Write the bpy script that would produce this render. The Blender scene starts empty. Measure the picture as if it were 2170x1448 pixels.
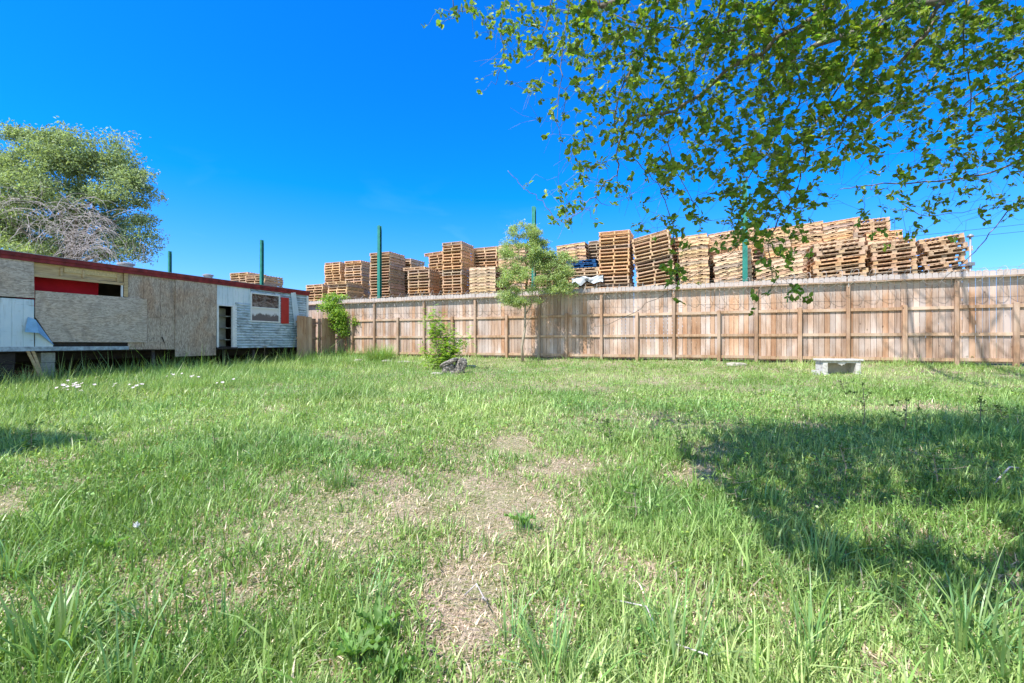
import bpy, math, random
import numpy as np
from mathutils import Vector, noise as mnoise
R = math.radians
random.seed(7)
rng = np.random.default_rng(11)
sc = bpy.context.scene
C = sc.collection

# ------------------------------------------------------------------ camera, sky, sun, exposure
F = 964.0 / 2170.0                      # focal length in picture widths
CZ = 1.35                               # eye height
cam = bpy.data.cameras.new('camera')
cam.sensor_width = 36.0
cam.lens = 36.0 * F
cam.clip_start = 0.05
cam.clip_end = 2000
cam_o = bpy.data.objects.new('camera', cam)
cam_o.location = (0, 0, CZ)
cam_o.rotation_euler = (R(90), 0, 0)
C.objects.link(cam_o)
sc.camera = cam_o

SUN_AZ = R(50)        # light travels this far right of +Y
SUN_EL = R(56)
LD = Vector((math.sin(SUN_AZ) * math.cos(SUN_EL), math.cos(SUN_AZ) * math.cos(SUN_EL), -math.sin(SUN_EL)))
w = bpy.data.worlds.new('World')
sc.world = w
w.use_nodes = True
nt = w.node_tree
nt.nodes.clear()
sky = nt.nodes.new('ShaderNodeTexSky')
sky.sky_type = 'NISHITA'
sky.sun_disc = False
sky.sun_elevation = SUN_EL
sky.sun_rotation = SUN_AZ + math.pi
sky.altitude = 300
sky.air_density = 1.0
sky.dust_density = 0.35
sky.ozone_density = 2.2
hs = nt.nodes.new('ShaderNodeHueSaturation')
hs.inputs['Saturation'].default_value = 1.15
hs.inputs['Hue'].default_value = 0.497
# faint cirrus wisps low over the yard
tc = nt.nodes.new('ShaderNodeTexCoord')
mp = nt.nodes.new('ShaderNodeMapping')
mp.inputs['Scale'].default_value = (3.0, 3.0, 9.0)
mp.inputs['Rotation'].default_value = (0.0, 0.5, 0.3)
nz = nt.nodes.new('ShaderNodeTexNoise')
nz.inputs['Scale'].default_value = 1.6
nz.inputs['Detail'].default_value = 6
nz.inputs['Distortion'].default_value = 0.6
cr = nt.nodes.new('ShaderNodeMapRange')
cr.inputs['From Min'].default_value = 0.60
cr.inputs['From Max'].default_value = 0.80
cr.inputs['To Max'].default_value = 0.35
sep = nt.nodes.new('ShaderNodeSeparateXYZ')
el = nt.nodes.new('ShaderNodeMapRange')
el.inputs['From Min'].default_value = 0.34
el.inputs['From Max'].default_value = 0.12
ml = nt.nodes.new('ShaderNodeMath'); ml.operation = 'MULTIPLY'
mx = nt.nodes.new('ShaderNodeMix'); mx.data_type = 'RGBA'
mx.inputs[7].default_value = (1.1, 2.6, 5.2, 1)
bg = nt.nodes.new('ShaderNodeBackground')
bg.inputs['Strength'].default_value = 0.15
out = nt.nodes.new('ShaderNodeOutputWorld')
L = nt.links.new
L(sky.outputs[0], hs.inputs['Color'])
L(tc.outputs['Generated'], mp.inputs[0]); L(mp.outputs[0], nz.inputs['Vector'])
L(nz.outputs[0], cr.inputs['Value'])
L(tc.outputs['Generated'], sep.inputs[0]); L(sep.outputs[2], el.inputs['Value'])
L(cr.outputs[0], ml.inputs[0]); L(el.outputs[0], ml.inputs[1])
# sky ahead tinted deep blue; behind the camera paler, brightened to lift shaded sides
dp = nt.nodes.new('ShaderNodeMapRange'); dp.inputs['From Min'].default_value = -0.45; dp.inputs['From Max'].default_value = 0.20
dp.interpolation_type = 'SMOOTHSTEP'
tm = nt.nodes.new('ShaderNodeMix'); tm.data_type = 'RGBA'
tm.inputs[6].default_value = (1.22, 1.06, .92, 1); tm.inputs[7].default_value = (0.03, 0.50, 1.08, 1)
mm = nt.nodes.new('ShaderNodeMix'); mm.data_type = 'RGBA'; mm.blend_type = 'MULTIPLY'; mm.inputs[0].default_value = 1.0
hz = nt.nodes.new('ShaderNodeMapRange'); hz.inputs['From Min'].default_value = 0.30; hz.inputs['From Max'].default_value = 0.02
tl_ = nt.nodes.new('ShaderNodeMix'); tl_.data_type = 'RGBA'
tl_.inputs[6].default_value = (0.02, 0.56, 1.15, 1); tl_.inputs[7].default_value = (0.40, 0.50, 0.86, 1)
L(sep.outputs[2], hz.inputs['Value']); L(hz.outputs[0], tl_.inputs[0]); L(tl_.outputs[2], tm.inputs[7])
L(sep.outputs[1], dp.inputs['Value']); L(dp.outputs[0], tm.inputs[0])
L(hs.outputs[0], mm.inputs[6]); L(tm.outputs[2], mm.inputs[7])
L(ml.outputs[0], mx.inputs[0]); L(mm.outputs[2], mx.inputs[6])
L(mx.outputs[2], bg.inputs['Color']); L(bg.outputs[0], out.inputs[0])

sl = bpy.data.lights.new('sun', 'SUN')
sl.energy = 4.3
sl.angle = R(0.55)
sl.color = (1.0, 0.955, 0.89)
so = bpy.data.objects.new('sun', sl)
so.rotation_euler = LD.to_track_quat('-Z', 'Y').to_euler()
so.location = (-10, -10, 20)
C.objects.link(so)
sc.view_settings.view_transform = 'Standard'
sc.view_settings.look = 'None'
sc.view_settings.exposure = 0.98
sc.view_settings.gamma = 1.0
sc.cycles.max_bounces = 6
sc.cycles.transparent_max_bounces = 4

# ------------------------------------------------------------------ helpers
def P(px, py, Y):                       # picture pixel at depth Y -> world
    return np.array([(px - 1085.0) * Y / 964.0, Y, CZ - (py - 724.0) * Y / 964.0])

FD = np.array([0.9218, -0.3877])        # along the long fence, to the right
FN = np.array([0.3877, 0.9218])         # away from the yard
F0 = np.array([13.5, 12.0])
_gd = np.array([-80, -6, 0, 1.5, 5, 10.4, 16.3, 26, 120.])
_gz = CZ + np.array([-.60, -.60, -.62, -.79, -.92, -1.0, -1.33, -1.42, -1.42])
def dist_fence(x, y):
    return (np.asarray(x) - F0[0]) * -FN[0] + (np.asarray(y) - F0[1]) * -FN[1]
def bump(x, y):
    return (0.022 * np.sin(x * 0.9 + 1.3) * np.cos(y * 0.7 + .4) + 0.014 * np.sin(x * 2.3 + y * 1.7) + 0.008 * np.sin(x * 5.1 - y * 4.3))
def ground(x, y):
    d = dist_fence(x, y)
    return sum(np.interp(d + k, _gd, _gz) for k in (-.8, -.4, 0, .4, .8)) / 5 + bump(np.asarray(x), np.asarray(y))
def G(px, Y):                           # ground point on the ray of picture column px
    x = (px - 1085.0) * Y / 964.0
    return np.array([x, Y, float(ground(x, Y))])
def GP(px, py):                         # ground point seen at px, py
    lo, hi = 1.0, 40.0
    for _ in range(40):
        m = (lo + hi) / 2
        x = (px - 1085.0) * m / 964.0
        yy = 724 + (CZ - float(ground(x, m))) * 964 / m
        if yy > py: lo = m
        else: hi = m
    return G(px, (lo + hi) / 2)
def FS(px, off=0.0):                    # point on the line `off` metres behind the long fence
    a = F0 + FN * off
    k = (px - 1085.0) / 964.0
    s = (k * a[1] - a[0]) / (FD[0] - k * FD[1])
    p = a + FD * s
    return p, s
def noise2(x, y, sc_=1.0, seed=0):
    """smooth value noise on numpy arrays, 0..1"""
    x = np.asarray(x, float) * sc_ + seed * 17.3; y = np.asarray(y, float) * sc_ + seed * 5.7
    xi = np.floor(x).astype(np.int64); yi = np.floor(y).astype(np.int64)
    fx = x - xi; fy = y - yi
    fx = fx * fx * (3 - 2 * fx); fy = fy * fy * (3 - 2 * fy)
    def h(a, b):
        n = (a * 374761393 + b * 668265263 + seed * 974634777) & 0x7fffffff
        n = ((n ^ (n >> 13)) * 1274126177) & 0x7fffffff
        return ((n ^ (n >> 16)) & 0xffff) / 65535.0
    return (h(xi, yi) * (1 - fx) + h(xi + 1, yi) * fx) * (1 - fy) + (h(xi, yi + 1) * (1 - fx) + h(xi + 1, yi + 1) * fx) * fy
def fbm(x, y, s=1.0, seed=0):
    return (noise2(x, y, s, seed) * .5 + noise2(x, y, s * 2.1, seed + 1) * .3 + noise2(x, y, s * 4.3, seed + 2) * .2)

def tag(o, label=None, cat=None, group=None, kind=None):
    if label: o['label'] = label
    if cat: o['category'] = cat
    if group: o['group'] = group
    if kind: o['kind'] = kind
    return o
def empty(name, loc=(0, 0, 0), rz=0.0):
    o = bpy.data.objects.new(name, None)
    o.location = Vector([float(c) for c in loc]); o.rotation_euler = (0, 0, rz)
    o.empty_display_size = 0.2
    C.objects.link(o)
    return o
def mesh_obj(name, V, faces, mat, parent=None, cols=None, smooth=False, world=True):
    """faces: list of int arrays (n,k) or a list of tuples. `world`: V in world space although parented"""
    me = bpy.data.meshes.new(name)
    V = np.asarray(V, dtype=np.float64).reshape(-1, 3)
    if parent is not None and world:
        l = np.array(parent_world(parent))
        V = V - l
    if len(faces) and not isinstance(faces[0], np.ndarray):
        me.from_pydata(V.tolist(), [], [tuple(int(i) for i in f) for f in faces])
    else:
        nv = len(V); me.vertices.add(nv); me.vertices.foreach_set('co', V.astype(np.float32).ravel())
        li = np.concatenate([f.ravel() for f in faces]).astype(np.int32)
        tot = np.concatenate([np.full(len(f), f.shape[1]) for f in faces]).astype(np.int32)
        st = np.concatenate([[0], np.cumsum(tot)[:-1]]).astype(np.int32)
        me.loops.add(len(li)); me.loops.foreach_set('vertex_index', li)
        me.polygons.add(len(tot)); me.polygons.foreach_set('loop_start', st)
        me.update(calc_edges=True)
        me.validate()
    if cols is not None:
        ca = me.color_attributes.new('Col', 'FLOAT_COLOR', 'POINT')
        c4 = np.ones((len(V), 4), dtype=np.float32); c4[:, :3] = cols
        ca.data.foreach_set('color', c4.ravel())
    if smooth:
        me.polygons.foreach_set('use_smooth', np.ones(len(me.polygons), dtype=bool))
    if mat is not None: me.materials.append(mat)
    o = bpy.data.objects.new(name, me)
    C.objects.link(o)
    if parent is not None:
        o.parent = parent
    return o
def parent_world(p):
    l = Vector((0, 0, 0))
    while p is not None:
        l = l + p.location; p = p.parent
    return l

class MB:
    """collects boxes, prisms and tubes, then builds ONE mesh object"""
    def __init__(s): s.v = []; s.f = []; s.c = []
    def add(s, V, Fs, col=(1, 1, 1)):
        b = len(s.v)
        s.v += [tuple(map(float, q)) for q in V]
        s.f += [tuple(b + i for i in f) for f in Fs]
        s.c += [col] * len(V)
        return s
    def box(s, o, ax, ay, az, col=(1, 1, 1)):
        """box from corner o with edge vectors"""
        o = np.array(o, float); ax = np.array(ax, float); ay = np.array(ay, float); az = np.array(az, float)
        V = [o, o + ax, o + ax + ay, o + ay, o + az, o + ax + az, o + ax + ay + az, o + ay + az]
        Fs = [(0, 3, 2, 1), (4, 5, 6, 7), (0, 1, 5, 4), (1, 2, 6, 5), (2, 3, 7, 6), (3, 0, 4, 7)]
        if np.dot(np.cross(ax, ay), az) < 0: Fs = [f[::-1] for f in Fs]
        return s.add(V, Fs, col)
    def cbox(s, c, sx, sy, sz, col=(1, 1, 1)):
        return s.box((c[0] - sx / 2, c[1] - sy / 2, c[2] - sz / 2), (sx, 0, 0), (0, sy, 0), (0, 0, sz), col)
    def prism(s, pts, n, col=(1, 1, 1)):
        pts = [np.array(p, float) for p in pts]; n = np.array(n, float); k = len(pts)
        nn = sum(np.cross(pts[i] - pts[0], pts[(i + 1) % k] - pts[0]) for i in range(1, k))
        if np.dot(nn, n) > 0: pts = pts[::-1]
        V = pts + [p + n for p in pts]
        Fs = [tuple(range(k)), tuple(range(2 * k - 1, k - 1, -1))]
        Fs += [(i, k + i, k + (i + 1) % k, (i + 1) % k) for i in range(k)]
        return s.add(V, Fs, col)
    def tube(s, pts, rad, sides=6, col=(1, 1, 1), cap=True):
        pts = [np.array(p, float) for p in pts]; n = len(pts)
        if not hasattr(rad, '__len__'): rad = [rad] * n
        V = []; ref = np.array([0.31, 0.17, 0.93])
        for i, p in enumerate(pts):
            t = pts[min(i + 1, n - 1)] - pts[max(i - 1, 0)]
            t = t / (np.linalg.norm(t) + 1e-9)
            a = np.cross(t, ref); la = np.linalg.norm(a)
            if la < 1e-3: a = np.cross(t, [1, 0, 0]); la = np.linalg.norm(a)
            a /= la; b = np.cross(t, a)
            for k in range(sides):
                th = 2 * math.pi * k / sides
                V.append(p + rad[i] * (a * math.cos(th) + b * math.sin(th)))
        Fs = []
        for i in range(n - 1):
            for k in range(sides):
                k2 = (k + 1) % sides
                Fs.append((i * sides + k, i * sides + k2, (i + 1) * sides + k2, (i + 1) * sides + k))
        if cap:
            Fs.append(tuple(range(sides - 1, -1, -1))); Fs.append(tuple((n - 1) * sides + k for k in range(sides)))
        return s.add(V, Fs, col)
    def build(s, name, mat, parent=None, smooth=False, world=True, cols=True):
        return mesh_obj(name, s.v, s.f, mat, parent, np.array(s.c) if cols else None, smooth, world)

def bevel(o, wd=0.006, seg=1):
    m = o.modifiers.new('bevel', 'BEVEL'); m.width = wd; m.segments = seg; m.limit_method = 'ANGLE'
    return o

# ------------------------------------------------------------------ materials
def new_mat(name):
    m = bpy.data.materials.new(name); m.use_nodes = True
    n = m.node_tree; b = n.nodes['Principled BSDF']
    return m, n, b
def nd(n, t, **kw):
    x = n.nodes.new(t)
    for k, v in kw.items(): setattr(x, k, v)
    return x
def mixc(n, fac, a, b, mode='MIX'):
    x = nd(n, 'ShaderNodeMix', data_type='RGBA', blend_type=mode)
    for i, v in ((0, fac), (6, a), (7, b)):
        if isinstance(v, (int, float)): x.inputs[i].default_value = v
        elif isinstance(v, tuple): x.inputs[i].default_value = (*v, 1) if len(v) == 3 else v
        else: n.links.new(v, x.inputs[i])
    return x.outputs[2]
def texnoise(n, scale, detail=4, stretch=(1, 1, 1), dist=0.0, rough=.55, coord='Object', rot=(0, 0, 0)):
    t = nd(n, 'ShaderNodeTexCoord'); m = nd(n, 'ShaderNodeMapping'); m.inputs['Scale'].default_value = stretch
    m.inputs['Rotation'].default_value = rot
    z = nd(n, 'ShaderNodeTexNoise'); z.inputs['Scale'].default_value = scale; z.inputs['Detail'].default_value = detail
    z.inputs['Distortion'].default_value = dist; z.inputs['Roughness'].default_value = rough
    n.links.new(t.outputs[coord], m.inputs[0]); n.links.new(m.outputs[0], z.inputs['Vector'])
    return z.outputs[0]
def ramp(n, v, a, b, c=0.0, d=1.0):
    r = nd(n, 'ShaderNodeMapRange'); r.inputs['From Min'].default_value = a; r.inputs['From Max'].default_value = b
    r.inputs['To Min'].default_value = c; r.inputs['To Max'].default_value = d
    n.links.new(v, r.inputs['Value']); return r.outputs[0]
def bumpn(n, b, h, strength=.4, dist=.01):
    x = nd(n, 'ShaderNodeBump'); x.inputs['Strength'].default_value = strength; x.inputs['Distance'].default_value = dist
    n.links.new(h, x.inputs['Height']); n.links.new(x.outputs[0], b.inputs['Normal'])

def mat_leaf(name, tint=(1, 1, 1), trans=.45, rough=.5, spec=.3):
    m, n, b = new_mat(name)
    at = nd(n, 'ShaderNodeAttribute', attribute_name='Col')
    c = mixc(n, 1.0, at.outputs['Color'], tint, 'MULTIPLY')
    n.links.new(c, b.inputs['Base Color'])
    b.inputs['Roughness'].default_value = rough
    b.inputs['Specular IOR Level'].default_value = spec
    tr = nd(n, 'ShaderNodeBsdfTranslucent')
    c2 = mixc(n, 1.0, c, (1.25, 1.25, .55), 'MULTIPLY')
    n.links.new(c2, tr.inputs['Color'])
    ms = nd(n, 'ShaderNodeMixShader'); ms.inputs[0].default_value = trans
    n.links.new(b.outputs[0], ms.inputs[1]); n.links.new(tr.outputs[0], ms.inputs[2])
    n.links.new(ms.outputs[0], n.nodes['Material Output'].inputs['Surface'])
    return m
def mat_wood(name, base, dark, grain=(30, 30, 1.2), knots=True, rough=.85, grey=None, vcol=True, objcol=False, rot=(0, 0, 0), top=None):
    m, n, b = new_mat(name)
    g = texnoise(n, 1.0, 5, grain, 0.6, .6, rot=rot)
    c = mixc(n, ramp(n, g, .35, .7), dark, base)
    if grey:
        g2 = texnoise(n, 1.3, 4, (1.2, 1.2, .7), .3)
        c = mixc(n, ramp(n, g2, .42, .66), c, grey)
    if knots:
        t = nd(n, 'ShaderNodeTexCoord'); mp_ = nd(n, 'ShaderNodeMapping'); mp_.inputs['Scale'].default_value = (5.5, 5.5, 2.3)
        v = nd(n, 'ShaderNodeTexVoronoi'); v.inputs['Scale'].default_value = 1.0
        n.links.new(t.outputs['Object'], mp_.inputs[0]); n.links.new(mp_.outputs[0], v.inputs['Vector'])
        c = mixc(n, ramp(n, v.outputs['Distance'], .085, .045), c, tuple(x * .42 for x in dark))
    if vcol:
        at = nd(n, 'ShaderNodeAttribute', attribute_name='Col')
        c = mixc(n, 1.0, c, at.outputs['Color'], 'MULTIPLY')
    if top:                                # sun-bleached grey board tops
        tt = nd(n, 'ShaderNodeTexCoord'); ss = nd(n, 'ShaderNodeSeparateXYZ'); n.links.new(tt.outputs['Object'], ss.inputs[0])
        ad = nd(n, 'ShaderNodeMath', operation='ADD'); n.links.new(ss.outputs[2], ad.inputs[0])
        g3 = texnoise(n, 3.0, 4, (6, 6, .6)); mu = nd(n, 'ShaderNodeMath', operation='MULTIPLY'); mu.inputs[1].default_value = .8
        n.links.new(g3, mu.inputs[0]); n.links.new(mu.outputs[0], ad.inputs[1])
        c = mixc(n, ramp(n, ad.outputs[0], 2.35, 2.85, 0, .85), c, top)
    if objcol:
        oi = nd(n, 'ShaderNodeObjectInfo')
        c = mixc(n, 1.0, c, oi.outputs['Color'], 'MULTIPLY')
    n.links.new(c, b.inputs['Base Color'])
    b.inputs['Roughness'].default_value = rough; b.inputs['Specular IOR Level'].default_value = .2
    bumpn(n, b, g, .5, .004)
    return m
def mat_plain(name, col, rough=.7, metal=0.0, var=.15, scale=6, spec=.3, bump_s=.2, vcol=False):
    m, n, b = new_mat(name)
    z = texnoise(n, scale, 6)
    c = mixc(n, ramp(n, z, .3, .7), tuple(x * (1 - var) for x in col), tuple(min(1, x * (1 + var)) for x in col))
    if vcol:
        at = nd(n, 'ShaderNodeAttribute', attribute_name='Col')
        c = mixc(n, 1.0, c, at.outputs['Color'], 'MULTIPLY')
    n.links.new(c, b.inputs['Base Color'])
    b.inputs['Roughness'].default_value = rough; b.inputs['Metallic'].default_value = metal
    b.inputs['Specular IOR Level'].default_value = spec
    if bump_s: bumpn(n, b, z, bump_s, .01)
    return m

M = {}
M['picket'] = mat_wood('picket wood', (.50, .375, .295), (.27, .18, .13), (34, 34, 1.6), True, grey=(.51, .43, .385), top=(.44, .42, .41))
M['post'] = mat_wood('post wood', (.44, .295, .20), (.25, .155, .10), (30, 30, 1.4), True, grey=(.46, .36, .29))
M['pallet'] = mat_wood('pallet wood', (.64, .52, .41), (.40, .295, .215), (9, 9, 22), False, vcol=True, objcol=True)
M['lumber'] = mat_wood('framing lumber', (.60, .46, .26), (.40, .28, .15), (3, 3, 25), False)
M['leaf'] = mat_leaf('leaf', trans=.42)
M['leaf_thin'] = mat_leaf('thin glossy leaf', trans=.52, rough=.4, spec=.45)
M['grass'] = mat_leaf('grass blade', trans=.30, rough=.42, spec=.5)

def mat_bark(name, a, b_, s=18):
    m, n, b = new_mat(name)
    z = texnoise(n, s, 6, (1, 1, .3), .5)
    n.links.new(mixc(n, ramp(n, z, .35, .65), a, b_), b.inputs['Base Color'])
    b.inputs['Roughness'].default_value = .9; b.inputs['Specular IOR Level'].default_value = .15
    bumpn(n, b, z, .6, .01)
    return m
M['bark'] = mat_bark('grey brown bark', (.10, .085, .07), (.24, .21, .18))
M['twig'] = mat_bark('pale dead twig', (.34, .30, .30), (.60, .55, .56), 30)
M['tan_bark'] = mat_bark('tan bark', (.26, .21, .15), (.42, .36, .28))

# ------------------------------------------------------------------ ground
def build_ground():
    xs = np.concatenate([np.linspace(-260, -20, 16), np.linspace(-19, 19, 160), np.linspace(20, 260, 16)])
    ys = np.concatenate([np.linspace(-60, -4, 8), np.linspace(-3, 27, 150), np.linspace(29, 500, 20)])
    X, Y = np.meshgrid(xs, ys)
    Z = ground(X, Y)
    V = np.stack([X, Y, Z], -1).reshape(-1, 3)
    nx, ny = len(xs), len(ys)
    i = np.arange(nx * ny).reshape(ny, nx)
    Fq = np.stack([i[:-1, :-1], i[:-1, 1:], i[1:, 1:], i[1:, :-1]], -1).reshape(-1, 4)
    m, n, b = new_mat('soil and thatch')
    z1 = texnoise(n, 1.1, 6, coord='Object')
    z2 = texnoise(n, 60, 5, (1, .4, 1), 1.5)
    z3 = texnoise(n, 24, 6, (.5, 1, 1), 2.0)
    c = mixc(n, ramp(n, z2, .35, .65), (.22, .155, .115), (.60, .475, .39))
    c = mixc(n, ramp(n, texnoise(n, 4.5, 7, dist=1.0), .46, .62, 0, .75), c, (.20, .145, .105))
    c = mixc(n, ramp(n, z3, .5, .62), c, (.20, .22, .08))
    c = mixc(n, ramp(n, z1, .35, .65, 0, .65), c, (.22, .27, .10))
    n.links.new(c, b.inputs['Base Color']); b.inputs['Roughness'].default_value = 1.0
    b.inputs['Specular IOR Level'].default_value = .05
    bumpn(n, b, z2, 1.0, .02)
    o = mesh_obj('ground', V, [Fq], m, smooth=True)
    tag(o, 'dry brown soil and straw showing between the grass of the yard', 'ground', kind='structure')
build_ground()

# ------------------------------------------------------------------ foliage tools
def unit(v): return v / (np.linalg.norm(v, axis=-1, keepdims=True) + 1e-9)
def leaf_arrays(pos, direction, normal, ln, wd, col, style='oval', fold=.18, curl=.12):
    n = len(pos)
    d = unit(direction); s = unit(np.cross(d, normal)); nn = np.cross(s, d)
    ln = np.broadcast_to(np.asarray(ln, float), (n,))[:, None]; wd = np.broadcast_to(np.asarray(wd, float), (n,))[:, None]
    if style == 'rhomb':
        V = np.stack([pos, pos + d * ln * .45 + s * wd * .5 + nn * wd * fold, pos + d * ln - nn * ln * curl, pos + d * ln * .45 - s * wd * .5 + nn * wd * fold], 1)
        Fq = (np.arange(n) * 4)[:, None] + np.array([[0, 1, 2, 3]])
        return V.reshape(-1, 3), [Fq], np.repeat(col, 4, 0)
    m1, m2 = pos + d * ln * .28 , pos + d * ln * .68 - nn * ln * curl * .4
    up = nn * wd * fold
    V = np.stack([pos, m1 + s * wd * .40 + up, m1, m1 - s * wd * .40 + up, m2 + s * wd * .46 + up, m2, m2 - s * wd * .46 + up, pos + d * ln - nn * ln * curl], 1)
    b = (np.arange(n) * 8)[:, None]
    T = np.concatenate([b + np.array([[0, 1, 2]]), b + np.array([[0, 2, 3]]), b + np.array([[4, 7, 5]]), b + np.array([[5, 7, 6]])])
    Q = np.concatenate([b + np.array([[1, 4, 5, 2]]), b + np.array([[2, 5, 6, 3]])])
    return V.reshape(-1, 3), [T, Q], np.repeat(col, 8, 0)
def rand_dirs(n, r):
    v = r.normal(size=(n, 3)); return unit(v)
def grow(nodes, rads, targets, r, sag=.12, r0=.004, r1=.0013, maxrad=None):
    """connect each target to the nearest branch node; returns twig polylines"""
    nodes = [np.asarray(p, float) for p in nodes]
    cap = len(nodes) + len(targets) * 4 + 10
    A = np.zeros((cap, 3)); A[:len(nodes)] = nodes; k = len(nodes)
    RA = np.zeros(cap); RA[:k] = rads
    T = np.asarray(targets)
    d0 = np.array([np.min(np.sum((A[:k] - t) ** 2, 1)) for t in T])
    tw = []
    for i in np.argsort(d0):
        t = T[i]
        dd = np.sum((A[:k] - t) ** 2, 1); j = int(np.argmin(dd)); a = A[j]; ln = math.sqrt(dd[j])
        if ln < .02: continue
        j1 = r.normal(size=3) * ln * .10; j2 = r.normal(size=3) * ln * .09
        p1 = a + (t - a) * .35 + j1 + np.array([0, 0, sag * ln * .6]); p2 = a + (t - a) * .7 + j2 + np.array([0, 0, sag * ln * .5])
        ra = min(RA[j] * .8, r0 + ln * .0022)
        ra = max(ra, r1)
        tw.append(([a, p1, p2, t], [ra, ra * .8 + r1 * .2, ra * .5 + r1 * .5, r1]))
        for q, rq in ((p1, ra * .8), (p2, ra * .6), (t, r1 * 1.3)):
            A[k] = q; RA[k] = rq; k += 1
    return tw
def leafcol(n, r, base, var=.25, yellow=.3):
    base = np.array(base)
    v = (1 - var + 2 * var * r.random(n))[:, None]
    y = (r.random(n) ** 2 * yellow)[:, None]
    return base * v * (1 - y) + np.array([base[1] * 1.35, base[1] * 1.35, base[2] * .8]) * y * v

# ------------------------------------------------------------------ grass
DRY = [(1060, 1070, 145, 80, .9), (1000, 1290, 100, 140, 1.0), (860, 1085, 120, 55, .85), (720, 1140, 110, 70, .7), (800, 1240, 90, 60, .4), (560, 1270, 90, 50, .35), (1150, 1330, 60, 80, .5),
       (1085, 945, 60, 22, .8), (1190, 1000, 110, 34, .7), (1470, 1012, 70, 26, .8), (1900, 870, 140, 10, .8),
       (640, 1190, 80, 45, .5), (5, 1078, 45, 26, .8), (830, 1030, 70, 26, .6), (1350, 885, 170, 16, .45), (960, 1180, 170, 50, .55),
       (1500, 960, 60, 18, .45), (1720, 905, 60, 12, .5), (1130, 1140, 90, 60, .6), (720, 1420, 60, 30, .5), (1850, 1420, 60, 40, .5),
       (1250, 1180, 60, 50, .4), (480, 1110, 60, 30, .3), (1180, 815, 120, 8, .3)]
def project(x, y, z):
    return 1085 + 964 * x / y, 724 + 964 * (CZ - z) / y
def dryness(x, y):
    px, py = project(x, y, ground(x, y))
    d = np.zeros_like(px)
    for cx, cy, rx, ry, s in DRY:
        q = ((px - cx) / rx) ** 2 + ((py - cy) / ry) ** 2
        d = np.maximum(d, s * np.exp(-q * .9))
    n = fbm(x, y, 1.3, 3)
    n2 = fbm(x, y, 5.0, 9)
    return np.clip(d * (0.30 + 1.35 * n2) + np.clip((n - .56) * 1.6, 0, .3), 0, 1)
def in_trailer(x, y):
    u = (x - TA[0]) * TU[0] + (y - TA[1]) * TU[1]
    nn = (x - TA[0]) * TN[0] + (y - TA[1]) * TN[1]
    return u, nn
TU = np.array([0.3700, 0.9290]); TU /= np.linalg.norm(TU)
TN = np.array([TU[1], -TU[0]])
TA = P(0, 724, 10.8)[:2]

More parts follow.
